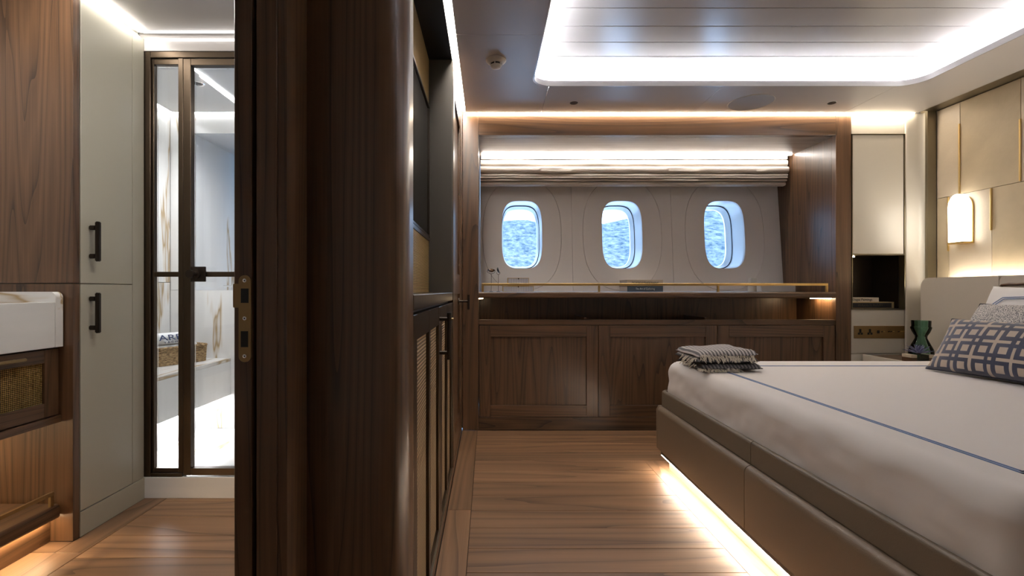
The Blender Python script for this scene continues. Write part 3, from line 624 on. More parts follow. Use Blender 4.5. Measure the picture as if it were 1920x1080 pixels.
# bed wall: bronze reveal, leather panels, brass rods
XLW = 3.0
box('reveal', 2.939, XLW, 3.245, 3.30, .001, ZC+.02, 'satin_bronze', wr_, .001)
box('reveal_soffit', XE+.0005, 3.029, -1.2, 3.2445, ZC+.001, ZC+.02, 'satin_bronze', wr_)
box('wall_liner', 3.016, 3.029, -1.19, 3.244, .001, ZC, 'dark_grey', wr_)
zs = 1.563
for a, b, m in ((3.086, 3.243, 'leather_pale'), (2.734, 3.084, 'suede'), (2.382, 2.732, 'leather_pale'), (1.90, 2.380, 'suede'), (1.40, 1.898, 'leather_pale'), (.7, 1.398, 'suede'), (-1.19, .698, 'leather_pale')): box('leather_panel', XLW, XLW+.015, a, b, zs+.001, ZC-.002, m, wr_, .002, 2)
for a, b, m in ((3.161, 3.243, 'suede'), (2.891, 3.159, 'leather_pale'), (2.40, 2.889, 'suede'), (2.05, 2.398, 'leather_pale'), (1.5, 2.048, 'suede'), (.9, 1.498, 'leather_pale'), (-1.19, .898, 'suede')): box('leather_panel', XLW, XLW+.015, a, b, .40, zs-.001, m, wr_, .002, 2)
for y_, z0, z1 in ((3.085, 1.567, 2.01), (2.733, 1.567, 1.917), (3.16, 1.207, 1.560), (2.89, 1.31, 1.560), (2.381, 1.567, 1.95), (2.399, 1.25, 1.56)): tube('brass_rod', [(XLW-.004, y_, z0), (XLW-.004, y_, z1)], .0055, 'brass', wr_, 10)
# wall lamp
wl = thing('wall_lamp', 'arched glowing white glass wall lamp on brass bracket above headboard', 'lamp', (2.95, 3.05, 1.24))
def arch(y0, y1, z0, zs_, z1, n=14): c = (y0+y1)/2; return [(y0, z0), (y1, z0)]+[(c+(y1-y0)/2*math.cos(math.pi*k/n), zs_+(z1-zs_)*math.sin(math.pi*k/n)) for k in range(n+1)]
prism('glass_shade', arch(2.998, 3.100, 1.256, 1.475, 1.556), 'x', 2.936, 2.988, 'lamp_glass', wl, math.radians(40), bevel=.004)
prism('backplate', arch(2.994, 3.104, 1.243, 1.470, 1.545), 'x', 2.9885, 2.9995, 'brass', wl)
box('bracket', 2.934, 2.9884, 2.996, 3.102, 1.243, 1.2555, 'brass', wl, .001)
# headboard with light behind
hb = thing('headboard', 'wide beige linen upholstered headboard behind the bed', 'headboard', (2.9, 1.7, .3))
def hpanel(y0, y1, r0, r1, xf=2.80):
    pts = fillet([(y0, .30), (y1, .30), (y1, 1.032), (y0, 1.032)], [0, 0, r1, r0], 10); return prism('padded_panel', pts, 'x', xf, 2.93, 'linen', hb, math.radians(40), bevel=.004)
hpanel(2.662, 3.140, .004, .055); hpanel(.80, 2.658, .03, .03, 2.802); hpanel(.30, .796, .055, .004)
tube('dark_strip', [(2.797, 2.652, .945), (2.795, 2.650, .966), (2.792, 2.636, .980), (2.792, 2.60, .984), (2.793, 2.56, .983), (2.794, 2.52, .986)], .007, 'marble_brown', hb, 8)  # thin dark brown strip bent along the front of the headboard
hl = thing('headboard_light', 'warm LED strip behind the top of the headboard', 'light', (2.96, 1.7, .985)); box('led_strip', 2.955, 2.972, .30, 3.13, .985, .992, 'led_head', hl)
box('channel', 2.932, 2.998, .30, 3.14, .965, .984, 'dark_grey', hl)

# ================================================================ bed
bed = thing('bed', 'wide platform bed with taupe leather base panels', 'bed', (1.85, 1.735, 0))
prism('plinth', [(.965, .87), (2.80, .87), (2.80, 2.585), (.965, 2.585)], 'z', .0005, .070, 'plinth_tan', bed)
prism('underboard', fillet([(.930, .83), (2.80, .83), (2.80, 2.642), (.930, 2.642)], [.03, 0, 0, .04], 6), 'z', .0705, .096, 'black', bed)
def rounded_panel(name, x0, x1, y0, y1, z0, z1, rt, mat):
    pts = fillet([(x0, z0), (x1, z0), (x1, z1), (x0, z1)], [.004, 0, 0, rt], 8); return prism(name, pts, 'y', y0, y1, mat, bed, math.radians(40), bevel=.002)
rounded_panel('base_panel', .916, .96, 1.7365, 2.625, .0965, .327, .026, 'leather_taupe'); rounded_panel('base_panel', .916, .96, .845, 1.7335, .0965, .327, .026, 'leather_taupe')
def side_panel(y0, y1, sgn, x0, x1, z0, z1, rt):
    yo, yi = (y1, y0) if sgn > 0 else (y0, y1)
    prism('base_panel', fillet([(yi, z0), (yo, z0), (yo, z1), (yi, z1)], [0, .006, rt, 0], 6), 'x', x0, x1, 'leather_taupe', bed, math.radians(40), bevel=.003)
side_panel(2.628, 2.662, 1, .93, 1.86, .0965, .327, .02); side_panel(2.628, 2.662, 1, 1.863, 2.80, .0965, .327, .02)
side_panel(.808, .842, -1, .93, 1.86, .0965, .327, .02); side_panel(.808, .842, -1, 1.863, 2.80, .0965, .327, .02)
c_ = lathe('corner_post', [(0, .0965), (.018, .0965), (.020, .11), (.020, .305), (.010, .325), (0, .327)], 'leather_taupe', bed, (.937, 2.641, 0), 16)
rounded_panel('mattress_rail', .939, .953, 1.7365, 2.622, .3275, .412, .012, 'leather_grey'); rounded_panel('mattress_rail', .939, .953, .85, 1.7335, .3275, .412, .012, 'leather_grey')
for y0, y1, in ((2.624, 2.640), (.834, .850)): box('mattress_rail', .955, 2.80, y0, y1, .3275, .412, 'leather_grey', bed, .006, 2)
box('slat_base', .976, 2.79, .87, 2.60, .0975, .385, 'dark_grey', bed)
t = thing('bed_light', 'warm LED strip under the foot of the floating bed', 'light', (.95, 1.7, .066)); box('led_strip', .933, .946, .86, 2.61, .0655, .0702, 'led_bed', t)
bs = thing('bedspread', 'smooth white bedspread with a blue double border line', 'bedding', (1.87, 1.73, .387))
soft_slab('cover', .958, 2.785, .860, 2.616, .386, .578, .055, .058, 'sheet', bs, wr=.010, wf=7, m=420)
zt = .5785
for off in (0, .011):
    x0, x1, y0, y1 = 1.085+off, 2.74, .985+off, 2.405-off; wd_ = .0028
    for nm, a, b, c, d in (('border_line', x0, x0+2*wd_, y0, y1), ('border_line', x0, x1, y1-2*wd_, y1), ('border_line', x0, x1, y0, y0+2*wd_)): box(nm, a, b, c, d, zt-.001, zt+.0008, 'piping_blue', bs)
# pillows -------------------------------------------------------------
def cushion(name, L, H, T, mat, nu=60, nv=36, pat=None, power=.42, pinch=.07, parent=None):
    """a stuffed cushion in its own frame: length along X, height along Z, thickness along Y"""
    bm = bmesh.new(); F, B = [], []
    for j in range(nv+1):
        rf, rb_ = [], []
        for i in range(nu+1):
            u, v = 2*i/nu-1, 2*j/nv-1; q = max(0, (1-u*u)*(1-v*v)); th = T/2*q**power
            x = u*L/2*(1-pinch*(1-v*v)*abs(u)**3*.6); z = v*H/2*(1-pinch*(1-u*u)*abs(v)**3)
            th *= 1+.05*noise.noise((x*7, z*7, 3))
            f = bm.verts.new((x, -th-.0012, z)); rf.append(f); rb_.append(bm.verts.new((x, th+.0012, z)))
        F.append(rf); B.append(rb_)
    for j in range(nv):
        for i in range(nu):
            a = bm.faces.new((F[j][i], F[j][i+1], F[j+1][i+1], F[j+1][i])); b = bm.faces.new((B[j][i], B[j+1][i], B[j+1][i+1], B[j][i+1]))
            if pat:
                k = pat((i+.5)/nu*L, (j+.5)/nv*H); a.material_index = k; b.material_index = k
    loop = lambda G: [G[0][i] for i in range(nu)]+[G[j][nu] for j in range(nv)]+[G[nv][i] for i in range(nu, 0, -1)]+[G[j][0] for j in range(nv, 0, -1)]
    lf, lb = loop(F), loop(B); n = len(lf)
    for k in range(n): bm.faces.new((lf[k], lb[k], lb[(k+1) % n], lf[(k+1) % n]))
    edge = [v.co.copy() for v in lf]
    return from_bm(name, bm, mat, parent, smooth=True), edge
def place(o, corner_local, target, xdir, lean):
    """lay the cushion so that corner_local lands on target; xdir is its length, lean tips its top back"""
    X = Vector(xdir).normalized(); back = Vector((0, 0, 1)).cross(X).normalized()   # horizontal, cushion +Y
    Zv = (Vector((0, 0, 1))*math.cos(lean)+back*math.sin(lean)).normalized(); Yv = Zv.cross(X).normalized()
    R = Matrix((X, Yv, Zv)).transposed(); o.rotation_euler = R.to_euler(); o.location = Vector(target)-R @ Vector(corner_local)
    return R, Vector(o.location)
U = .078
def fret(x, z):
    u, v = x/U+.35, z/U+.2; ku, kv = round(u), round(v); du, dv = abs(u-ku), abs(v-kv)
    if max(abs(u % 1-.5), abs(v % 1-.5)) < .19: return 1
    lad = (ku+kv) % 2 == 1
    if du < .09:
        if lad and dv < .30: return 1 if dv < .09 else 0
        return 1
    if dv < .085: return 0 if lad and du < .31 else 1
    return 0
def pillow(name, label, cat, L, H, T, mat, corner, target, xdir, lean, pat=None, nu=60, nv=36, pipe=None):
    e, edge = cushion('cover', L, H, T, mat, nu, nv, pat)
    t = thing(name, label, cat, target); R, loc = place(e, corner, target, xdir, lean); BASE[e.name] = loc; attach(e, t)
    if pipe:
        p = tube('piping', edge, .0035, pipe, None, 6, True); st = edge[0]
        p.rotation_euler = R.to_euler(); p.location = loc+R @ Vector(st); attach(p, t)
    return t, R, loc
L1, H1 = .92, .265
pillow('cushion', 'navy and beige velvet fretwork lumbar cushion at the front', 'cushion', L1, H1, .15, ['velvet_navy', 'velvet_beige'], (-L1/2, 0, -H1/2), (2.05, 2.27, .586), (.08, -1, 0), math.radians(30), fret, 260, 80, 'piping_navy')
L2, H2 = .62, .35
pillow('cushion', 'grey flecked tweed cushion with dark piping behind the fretwork cushion', 'cushion', L2, H2, .15, 'tweed', (-L2/2, 0, -H2/2), (2.255, 2.40, .590), (.05, -1, 0), math.radians(33), None, 60, 36, 'piping_navy')
L3, H3 = .70, .415
pw, R3, l3 = pillow('pillow', 'white bed pillow with blue border lines against the headboard', 'pillow', L3, H3, .16, 'pillow_white', (-L3/2, 0, -H3/2), (2.50, 2.55, .588), (.0, -1, 0), math.radians(22))
for off in (0, .010):
    hx, hz, ch = L3/2-.075-off, H3/2-.085-off, .055
    oct_ = [(-hx, -hz), (hx, -hz), (hx, hz-ch), (hx-ch, hz), (-hx+ch, hz), (-hx, hz-ch)]
    dense = resample(oct_, 160)
    def srf(x, z): u, v = 2*x/L3, 2*z/H3; return -(.08*max(0, (1-u*u)*(1-v*v))**.42)*1.03-.004
    st = Vector((dense[0].x, srf(dense[0].x, dense[0].y), dense[0].y))
    p = tube('border_line', [(d.x, srf(d.x, d.y), d.y) for d in dense], .002, 'piping_blue', None, 5, True); p.rotation_euler = R3.to_euler(); p.location = l3+R3 @ st; attach(p, pw)
# folded throw on the foot corner ---------------------------------------
th = thing('throw_blanket', 'folded grey striped throw with cream fringe on the bed corner', 'blanket', (1.10, 2.33, .579))
def throw_layer(x0, x1, y0, y1, z0, z1, seed):
    bm = bmesh.new(); nx, ny = 40, 16; top, bot = [], []
    for j in range(ny+1):
        rt, rb2 = [], []
        for i in range(nx+1):
            u, v = i/nx, j/ny; x = x0+(x1-x0)*u; y_ = y0+(y1-y0)*v
            e = min(1, min(v, 1-v)*7, min(u, 1-u)*16)**.5; wv = .005*noise.noise((x*14, y_*14, seed))
            y_ += .010*noise.noise((x*9, seed, v)); zz = z0+(z1-z0)*(.45+.55*e)+wv-(.02 if seed == 3 else .006)*(1-u)**2*(.5)
            rt.append(bm.verts.new((x-1.1, y_-2.33, zz-.579))); rb2.append(bm.verts.new((x-1.1, y_-2.33, min(zz-.003, z0+.5*(z1-z0)*(1-e)+.3*wv)-.579)))
        top.append(rt); bot.append(rb2)
    for j in range(ny):
        for i in range(nx): bm.faces.new((top[j][i], top[j][i+1], top[j+1][i+1], top[j+1][i])); bm.faces.new((bot[j][i], bot[j+1][i], bot[j+1][i+1], bot[j][i+1]))
    lp2 = lambda G: [G[0][i] for i in range(nx)]+[G[j][nx] for j in range(ny)]+[G[ny][i] for i in range(nx, 0, -1)]+[G[j][0] for j in range(ny, 0, -1)]
    a, b = lp2(top), lp2(bot); n = len(a)
    for k in range(n): bm.faces.new((a[k], b[k], b[(k+1) % n], a[(k+1) % n]))
    return from_bm('fold', bm, 'throw_stripe' if seed == 3 else 'throw_dark_shade', th, (1.1, 2.33, .579), smooth=True)
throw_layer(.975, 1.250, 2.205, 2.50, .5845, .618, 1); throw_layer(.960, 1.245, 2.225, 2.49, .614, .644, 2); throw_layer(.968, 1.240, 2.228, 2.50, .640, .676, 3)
bm = bmesh.new()
def strand(p, d, L_, r=.0022):
    P0 = Vector(p); pts = [P0, P0+Vector(d)*L_*.5+Vector((random.uniform(-.004, .004), 0, random.uniform(-.002, .003))), P0+Vector(d)*L_+Vector((random.uniform(-.008, .008), 0, -.003))]; rg = []
    for q in pts:
        rg.append([bm.verts.new(q+Vector((math.cos(a_)*r, math.sin(a_)*r*.6, math.sin(a_)*r))) for a_ in (0, 2.1, 4.2)])
    for A_, B_ in zip(rg, rg[1:]):
        for k in range(3): bm.faces.new((A_[k], A_[(k+1) % 3], B_[(k+1) % 3], B_[k]))
for k in range(70): strand((.975+.25*k/70, 2.232+random.uniform(-.003, .003), .652+random.uniform(-.004, .004)), (random.uniform(-.3, .3), -.75, -.8), random.uniform(.018, .034))
for k in range(60): strand((.955+.19*k/60, 2.212, .592+random.uniform(-.004, .004)), (random.uniform(-.3, .3), -.9, -.12), random.uniform(.02, .04))
for k in range(26): strand((.955, 2.22+.16*k/26, .622+random.uniform(-.015, .02)), (-.8, random.uniform(-.4, .2), -.5), random.uniform(.015, .028))
fr_ = from_bm('fringe', bm, 'fringe', th); fr_['kind'] = 'stuff'

# ================================================================ nightstand and what stands on it
ns = thing('nightstand', 'white bedside table with walnut top between bed and cream cabinet', 'nightstand', (2.68, 3.0, 0))
NX0, NX1, NYa, NYb, NZ = 2.535, 2.797, 2.76, 3.285, .520
box('body', NX0+.014, NX1, NYa+.01, NYb-.002, .12, NZ-.022, 'white_paint', ns, .002); box('plinth', NX0+.04, NX1, NYa+.03, NYb-.03, .0005, .119, 'dark_grey', ns)
box('side_lip', NX0, NX0+.013, NYa, NYb, .30, NZ, 'cream', ns, .002); box('front_lip', NX0+.0135, NX1, NYa-.004, NYa+.009, .30, NZ, 'cream', ns, .002)
box('top', NX0+.0135, NX1, NYa+.0095, NYb, NZ-.021, NZ-.006, 'walnut_y', ns, .001)
zb = NZ-.0055
vx, vy = (1727-915)*2.98/910, 2.98
va = thing('vase', 'green glass hourglass vase on the bedside table', 'vase', (vx, vy, zb))
lathe('body', [(0, 0), (.058, 0), (.064, .03), (.060, .075), (.042, .115), (.029, .145), (.030, .158), (.043, .182), (.051, .205), (.051, .214), (.048, .214), (.0475, .205), (.040, .184), (.026, .158), (.025, .145), (.038, .115), (.055, .075), (.059, .03), (.054, .006), (0, .006)], 'green_glass', va, (vx, vy, zb), 40)
lathe('rim', [(.047, .2145), (.0485, .252), (.046, .252), (.0445, .2145)], 'green_glass', va, (vx, vy, zb), 40)
bx_, by_ = (1722-915)*2.87/910, 2.87
pb = thing('candle_block', 'square glass and stone block holder beneath the blue flower', 'candle holder', (bx_, by_, zb))
box('glass_block', bx_-.035, bx_+.033, by_-.035, by_+.035, zb+.0005, zb+.058, 'smoke_glass', pb, .002); box('core', bx_-.033, bx_+.031, by_-.033, by_+.033, zb+.001, zb+.03, 'dark_grey', pb)
for a, b in ((bx_-.070, bx_-.036), (bx_+.034, bx_+.068)):
    box('stone', a, b, by_-.033, by_+.033, zb+.0005, zb+.016, 'marble_cream', pb, .001); box('stone', a, b, by_-.033, by_+.033, zb+.0165, zb+.042, 'marble_brown', pb, .001); box('stone', a, b, by_-.033, by_+.033, zb+.0425, zb+.060, 'marble_cream', pb, .001)
fl = thing('flower', 'blue grey spiky flower resting on the glass block', 'flower', (bx_, by_, zb+.0585))
def petal(az, el, L_, wdt):
    bm = bmesh.new(); n = 5; rows = []
    for k in range(n+1):
        t_ = k/n; h = wdt*math.sin(math.pi*min(1, .12+t_*.88))**.7*(1 if k < n else .2)
        rows.append([bm.verts.new((t_*L_, -h, .15*h+.25*L_*t_*t_*.3)), bm.verts.new((t_*L_, 0, -.2*h+.25*L_*t_*t_*.3-.001)), bm.verts.new((t_*L_, h, .15*h+.25*L_*t_*t_*.3))])
    for A_, B_ in zip(rows, rows[1:]):
        for j in (0, 1): bm.faces.new((A_[j], B_[j], B_[j+1], A_[j+1]))
    bmesh.ops.solidify(bm, geom=bm.faces[:], thickness=.0012)
    o = from_bm('petal', bm, 'leaf_blue', fl, (bx_, by_, zb+.066), smooth=True); o.rotation_euler = (0, -el, az)
for k in range(11): petal(k*2*math.pi/11, .16+.06*(k % 2), .078, .009)
for k in range(9): petal(k*2*math.pi/9+.3, .62, .068, .009)
for k in range(6): petal(k*2*math.pi/6+.1, 1.12, .056, .008)
lathe('heart', [(0, 0), (.012, .002), (.010, .012), (0, .014)], 'marble_brown', fl, (bx_, by_, zb+.0590), 12)

# ================================================================ books and ornaments
def book(name, label, x0, x1, y0, y1, z0, z1, cover, txt, ink, size, group, tx=None, page='page_edges', tw=None):
    b = thing(name, label, 'book', ((x0+x1)/2, (y0+y1)/2, z0), group); c = .0025
    box('pages', x0+.004, x1-.002, y0+.004, y1-.004, z0+c, z1-c, page, b)
    box('cover', x0, x1, y0, y1, z0, z0+c-.0002, cover, b); box('cover', x0, x1, y0, y1, z1-c+.0002, z1, cover, b); box('spine', x0, x1, y0-.0026, y0-.0001, z0, z1, cover, b, .0008)
    text('title', txt, size, ink, b, (tx if tx else (x0+x1)/2, y0-.0034, (z0+z1)/2), width=tw); return b
BY = 3.66; kx = lambda px, d=BY: (px-915)*d/910
zl = .942
book('book', 'slate blue book titled The Art of Gathering at the bottom of the ledge pile', kx(1176), kx(1243), BY, BY+.25, zl, .9855, 'book_slate', 'The Art of Gathering', 'ink_white', .022, 'books on the window ledge', tw=.145)
book('book', 'cream book titled Picasso Lithographs on top of the slate book', kx(1176), kx(1243), BY, BY+.25, .9862, 1.032, 'book_cream', 'PICASSO LITHOGRAPHS', 'ink_black', .019, 'books on the window ledge', tw=.20)
book('book', 'tan and black Auguste Rodin book lying in the dark niche', X0+.013, px2x(1692), 3.37, 3.54, .8285, .872, 'book_tan', 'AUGUSTE RODIN', 'ink_gold', .024, 'books in the cabinet niche', tw=.17)
rb2_ = [o for o in bpy.data.objects if o.name.startswith('book') and o.get('label', '').startswith('tan and')][0]
box('spine_band', px2x(1606)+.003, px2x(1687), 3.3660, 3.3672, .832, .865, 'book_black', rb2_)
book('book', 'tan Degas Paintings book on top in the dark niche', X0+.013, px2x(1664), 3.375, 3.53, .8726, .902, 'book_cream', 'Degas Paintings', 'ink_black', .022, 'books in the cabinet niche', tw=.135)
D = 3.62
for x_, h, r_, rd, ti, tl_ in ((kx(921, D), .135, .030, .030, .06, 'left of two wire stem ornaments with amber glass cup'), (kx(934.5, D), .128, .013, .026, 1.25, 'right of two wire stem ornaments with tilted glass disc')):
    s = thing('stem_ornament', tl_, 'ornament', (x_, D, zl), 'stem ornaments on the ledge')
    lathe('foot', [(0, 0), (.014, 0), (.014, .003), (0, .004)], 'dark_bronze', s, (x_, D, zl), 16); tube('stem', [(x_, D, zl+.003), (x_+.001, D, zl+h)], .0016, 'dark_bronze', s, 6)
    dp = .7 if ti < 1 else 1.3
    tube('cradle', [(x_+r_*math.cos(math.pi+math.pi*k/12), D, zl+h+r_*dp+r_*dp*math.sin(math.pi+math.pi*k/12)) for k in range(13)], .0016, 'dark_bronze', s, 6)
    g = lathe('glass_cup', [(0, -.012), (rd*.6, -.008), (rd, .001), (rd*.96, .003), (rd*.5, -.004), (0, -.008)], 'amber_glass' if ti < 1 else 'crystal', s, (x_, D, zl+h+r_*dp+(.003 if ti < 1 else .016)), 24); g.rotation_euler = (.35 if ti < 1 else 0, ti, 0)
def trinket(label, x0, x1, z0, z1, D, dep):
    b = thing('trinket_box', label, 'box', ((x0+x1)/2, D, z0), 'trinket boxes on the ledge'); e = .003
    box('crystal_body', x0+e, x1-e, D+e, D+dep-e, z0+e, z1-e, 'crystal_facets', b)
    for xx in (x0, x1-e):
        for yy in (D, D+dep-e): box('edge', xx, xx+e, yy, yy+e, z0, z1, 'brass', b)
    for zz in (z0, z1-e):
        for yy in (D, D+dep-e): box('edge', x0+e, x1-e, yy, yy+e, zz, zz+e, 'brass', b)
        for xx in (x0, x1-e): box('edge', xx, xx+e, D+e, D+dep-e, zz, zz+e, 'brass', b)
    box('clasp', (x0+x1)/2-.004, (x0+x1)/2+.004, D-.003, D-.0005, z1-.010, z1-.002, 'dark_bronze', b)
trinket('lower of two stacked crystal trinket boxes with brass edges', kx(943, 3.6), kx(1000.5, 3.6), zl, .985, 3.60, .13)
trinket('upper smaller crystal trinket box with brass edges', kx(952, 3.62), kx(992, 3.62), .9856, 1.045, 3.62, .09)
D = 3.62; bt = thing('candle_bottle', 'small white bottle with square cap on the window ledge', 'bottle', (kx(1411, D), D, zl)); xx = kx(1411, D)
lathe('bottle', [(0, 0), (.026, 0), (.027, .003), (.027, .052), (.014, .060), (.013, .066), (0, .066)], 'plastic_white', bt, (xx, D, zl), 24); box('cap', xx-.021, xx+.021, D-.021, D+.021, zl+.067, zl+.103, 'plastic_white', bt, .003, 2)
wbx = thing('tray_box', 'low white lacquer box on the window ledge by the niche side', 'box', (kx(1460, D), D, zl))
box('tray', kx(1428, D), kx(1492, D), D, D+.20, zl, zl+.046, 'white_gloss', wbx, .002); box('lid', kx(1427, D), kx(1493, D), D-.001, D+.201, zl+.0465, zl+.058, 'white_gloss', wbx, .002)

# ================================================================ bathroom: tall cabinet, vanity
XG = -1.571
tc_ = thing('tall_cabinet', 'grey green tall bathroom cabinet with two bronze handled doors', 'cabinet', (-1.8, 2.0, 0))
box('carcass', -2.14, XG-.022, 1.872, 2.215, .0, 2.118, 'greige', tc_)
box('plinth', XG-.021, XG+.001, 1.870, 2.222, .0005, .095, 'greige', tc_, .001); box('filler', XG-.021, XG, 2.146, 2.216, .097, 2.098, 'greige', tc_, .001)
for z0, z1, h0, h1, lb in ((.099, .9755, .783, .942, 'lower'), (.9785, 2.098, 1.065, 1.222, 'upper')):
    d_ = box('door', XG-.021, XG, 1.872, 2.1435, z0, z1, 'greige', tc_, .0015)
    h_ = link('handle', bpy.data.meshes.new('handle'), None, d_, (XG+.03, 1.915, (h0+h1)/2))
    # handle pieces are joined into one mesh
    bm = bmesh.new()
    for (a, b, c, d, e, f) in ((XG+.026, XG+.042, 1.905, 1.921, h0, h1), (XG+.0005, XG+.026, 1.907, 1.919, h0+.012, h0+.030), (XG+.0005, XG+.026, 1.907, 1.919, h1-.033, h1-.015), (XG+.042, XG+.048, 1.911, 1.915, h1-.026, h1-.020)):
        bmesh.ops.create_cube(bm, size=1, matrix=Matrix.Translation(((a+b)/2-XG-.03, (c+d)/2-1.915, (e+f)/2-(h0+h1)/2)) @ Matrix.Diagonal((b-a, d-c, f-e, 1)))
    bmesh.ops.bevel(bm, geom=bm.edges[:], offset=.003, segments=2, affect='EDGES'); bm.to_mesh(h_.data); bm.free(); h_.data.materials.append(MATS['dark_bronze'])
ep = thing('end_panel', 'tall walnut panel between the vanity and the grey green cabinet', 'panel', (-1.85, 1.85, 0))
box('upper_board', -2.14, XG-.0005, 1.838, 1.868, .9785, 2.115, 'walnut_z', ep, .001); box('lower_board', -2.14, XG-.0005, 1.838, 1.868, .0005, .9755, 'walnut_z', ep, .001)
XV = -1.605
vn = thing('vanity', 'wall hung walnut vanity unit with woven brass drawer', 'vanity', (-1.85, 1.2, .45))
box('carcass', -2.14, XV-.040, .25, 1.836, .455, .738, 'walnut_y', vn); box('bottom_board', -2.14, XV-.008, .25, 1.836, .455, .481, 'walnut_y', vn, .001)
for ya, yb in ((1.06, 1.832), (.27, 1.055)):
    d_ = link('drawer', bpy.data.meshes.new('drawer'), None, vn, (XV-.02, (ya+yb)/2, .6)); xd = XV-.015; z0, z1 = .485, .733
    for a, b in ((ya, ya+.058), (yb-.058, yb)): box('stile', xd-.024, xd, a, b, z0, z1, 'walnut_z', d_, .001)
    for a, b in ((z0, z0+.052), (z1-.048, z1)): box('rail', xd-.024, xd-.0003, ya+.0583, yb-.0583, a, b, 'walnut_y', d_, .001)
    box('woven_panel', xd-.018, xd-.009, ya+.0585, yb-.0585, z0+.0525, z1-.0485, 'brass_weave', d_)
    tube('pull', [(xd+.022, ya+.18, z1-.022), (xd+.022, yb-.155, z1-.022)], .006, 'antique_brass', d_, 10)
    for yy in (ya+.2, yb-.175): tube('pull_post', [(xd-.001, yy, z1-.022), (xd+.018, yy, z1-.022)], .004, 'antique_brass', d_, 8)
mb = thing('basin', 'white marble trough basin on the walnut vanity', 'basin', (-1.85, 1.2, .74))
box('front', XV-.028, XV, .25, 1.800, .7395, .908, 'marble_y', mb, .003, 2); box('floor', -2.14, XV-.0285, .25, 1.800, .7395, .78, 'marble_y', mb)
prism('end_slab', fillet([(-2.14, .7395), (XV+.001, .7395), (XV+.001, .946), (-2.14, .946)], [0, .002, .022, 0], 8), 'y', 1.8005, 1.832, 'marble_x', mb, math.radians(40)); box('back', -2.14, -2.10, .25, 1.80, .7805, .946, 'marble_y', mb)
vsf = thing('vanity_shelf', 'low walnut shelf with brass rail beneath the vanity', 'shelf', (-1.85, 1.2, .09))
prism('board', fillet([(-2.14, .097), (XV-.002, .097), (XV-.002, .150), (-2.14, .150)], [0, .012, .012, 0], 5), 'y', .25, 1.822, 'walnut_y', vsf, math.radians(40))
box('rail', XV-.018, XV-.008, .26, 1.805, .190, .203, 'antique_brass', vsf, .001); box('rail_post', XV-.018, XV-.008, 1.790, 1.805, .1503, .1897, 'antique_brass', vsf, .001); box('rail_post', XV-.018, XV-.008, 1.0, 1.015, .1503, .1897, 'antique_brass', vsf, .001)
box('toe_board', -1.675, -1.656, .25, 1.836, .0005, .0965, 'walnut_y', vsf, .001)
t = thing('vanity_light', 'warm LED strip under the vanity drawers', 'light', (-1.9, 1.2, .452)); box('led_strip', -1.92, -1.90, .3, 1.80, .4485, .4545, 'led_vanity', t)
t = thing('vanity_light', 'warm LED strip under the low vanity shelf', 'light', (-1.64, 1.2, .092)); box('led_strip', -1.648, -1.636, .3, 1.81, .0905, .0965, 'led_vanity', t)

# ================================================================ shower
YS = 2.222
sill = struct(box('trim_2', -1.600, -.465, 2.2185, 2.30, 0.0, .0965, 'marble_x', None, .003, 2), 'white marble shower threshold')
struct(box('wall_shower_header', -1.600, -.465, 2.218, 2.28, 2.046, 2.30, 'ceiling_paint'), 'white strip above the shower door')
se = thing('shower_enclosure', 'bronze framed glass shower door with narrow side pane', 'shower door', (-1.0, 2.25, .097))
fx = lambda px: (px-915)*2.23/910; ZT, ZB = 2.0455, .0975
def bar(n, x0, x1, z0, z1, y0=2.222, y1=2.262, par=se): return box(n, x0, x1, y0, y1, z0, z1, 'bronze', par, .0015)
bar('frame_post', -1.600, fx(284), ZB, ZT); bar('frame_head', fx(284)+.0004, -.467, ZT-.028, ZT); bar('frame_sill', fx(284)+.0004, fx(343), ZB, ZB+.016)
sp_ = link('side_pane', bpy.data.meshes.new('side_pane'), None, se, (fx(313), 2.25, 1.0))
bar('pane_frame', fx(284)+.001, fx(288), ZB+.017, ZT-.029, 2.232, 2.256, sp_); bar('pane_frame', fx(335), fx(344), ZB+.017, ZT-.029, 2.226, 2.260, sp_)
bar('pane_frame', fx(288)+.0004, fx(335)-.0004, ZT-.055, ZT-.029, 2.232, 2.256, sp_); bar('pane_frame', fx(288)+.0004, fx(335)-.0004, ZB+.017, ZB+.036, 2.232, 2.256, sp_); bar('glazing_bar', fx(288)+.0004, fx(335)-.0004, CH+.064, CH+.087, 2.232, 2.256, sp_)
box('glass', fx(288)+.0006, fx(335)-.0006, 2.257, 2.261, ZB+.037, ZT-.056, 'pane', sp_)
dd = link('shower_leaf', bpy.data.meshes.new('shower_leaf'), None, se, (-.95, 2.25, 1.0)); xr = -.55
bar('leaf_frame', fx(345), fx(359), ZB+.006, ZT-.032, 2.224, 2.256, dd); bar('leaf_frame', xr-.035, xr, ZB+.006, ZT-.032, 2.224, 2.256, dd)
bar('leaf_frame', fx(359)+.0004, xr-.0354, ZT-.062, ZT-.032, 2.224, 2.256, dd); bar('leaf_frame', fx(359)+.0004, xr-.0354, ZB+.006, ZB+.038, 2.224, 2.256, dd); bar('glazing_bar', fx(359)+.0004, xr-.0354, CH+.064, CH+.087, 2.226, 2.254, dd)
box('glass', fx(359)+.0006, xr-.0356, 2.257, 2.262, ZB+.039, ZT-.063, 'pane', dd)
bar('frame_post', -.549, -.467, ZB, ZT-.0285)
hx_ = fx(374); hd = link('handle', bpy.data.meshes.new('handle'), None, dd, (hx_, 2.2, CH+.075))
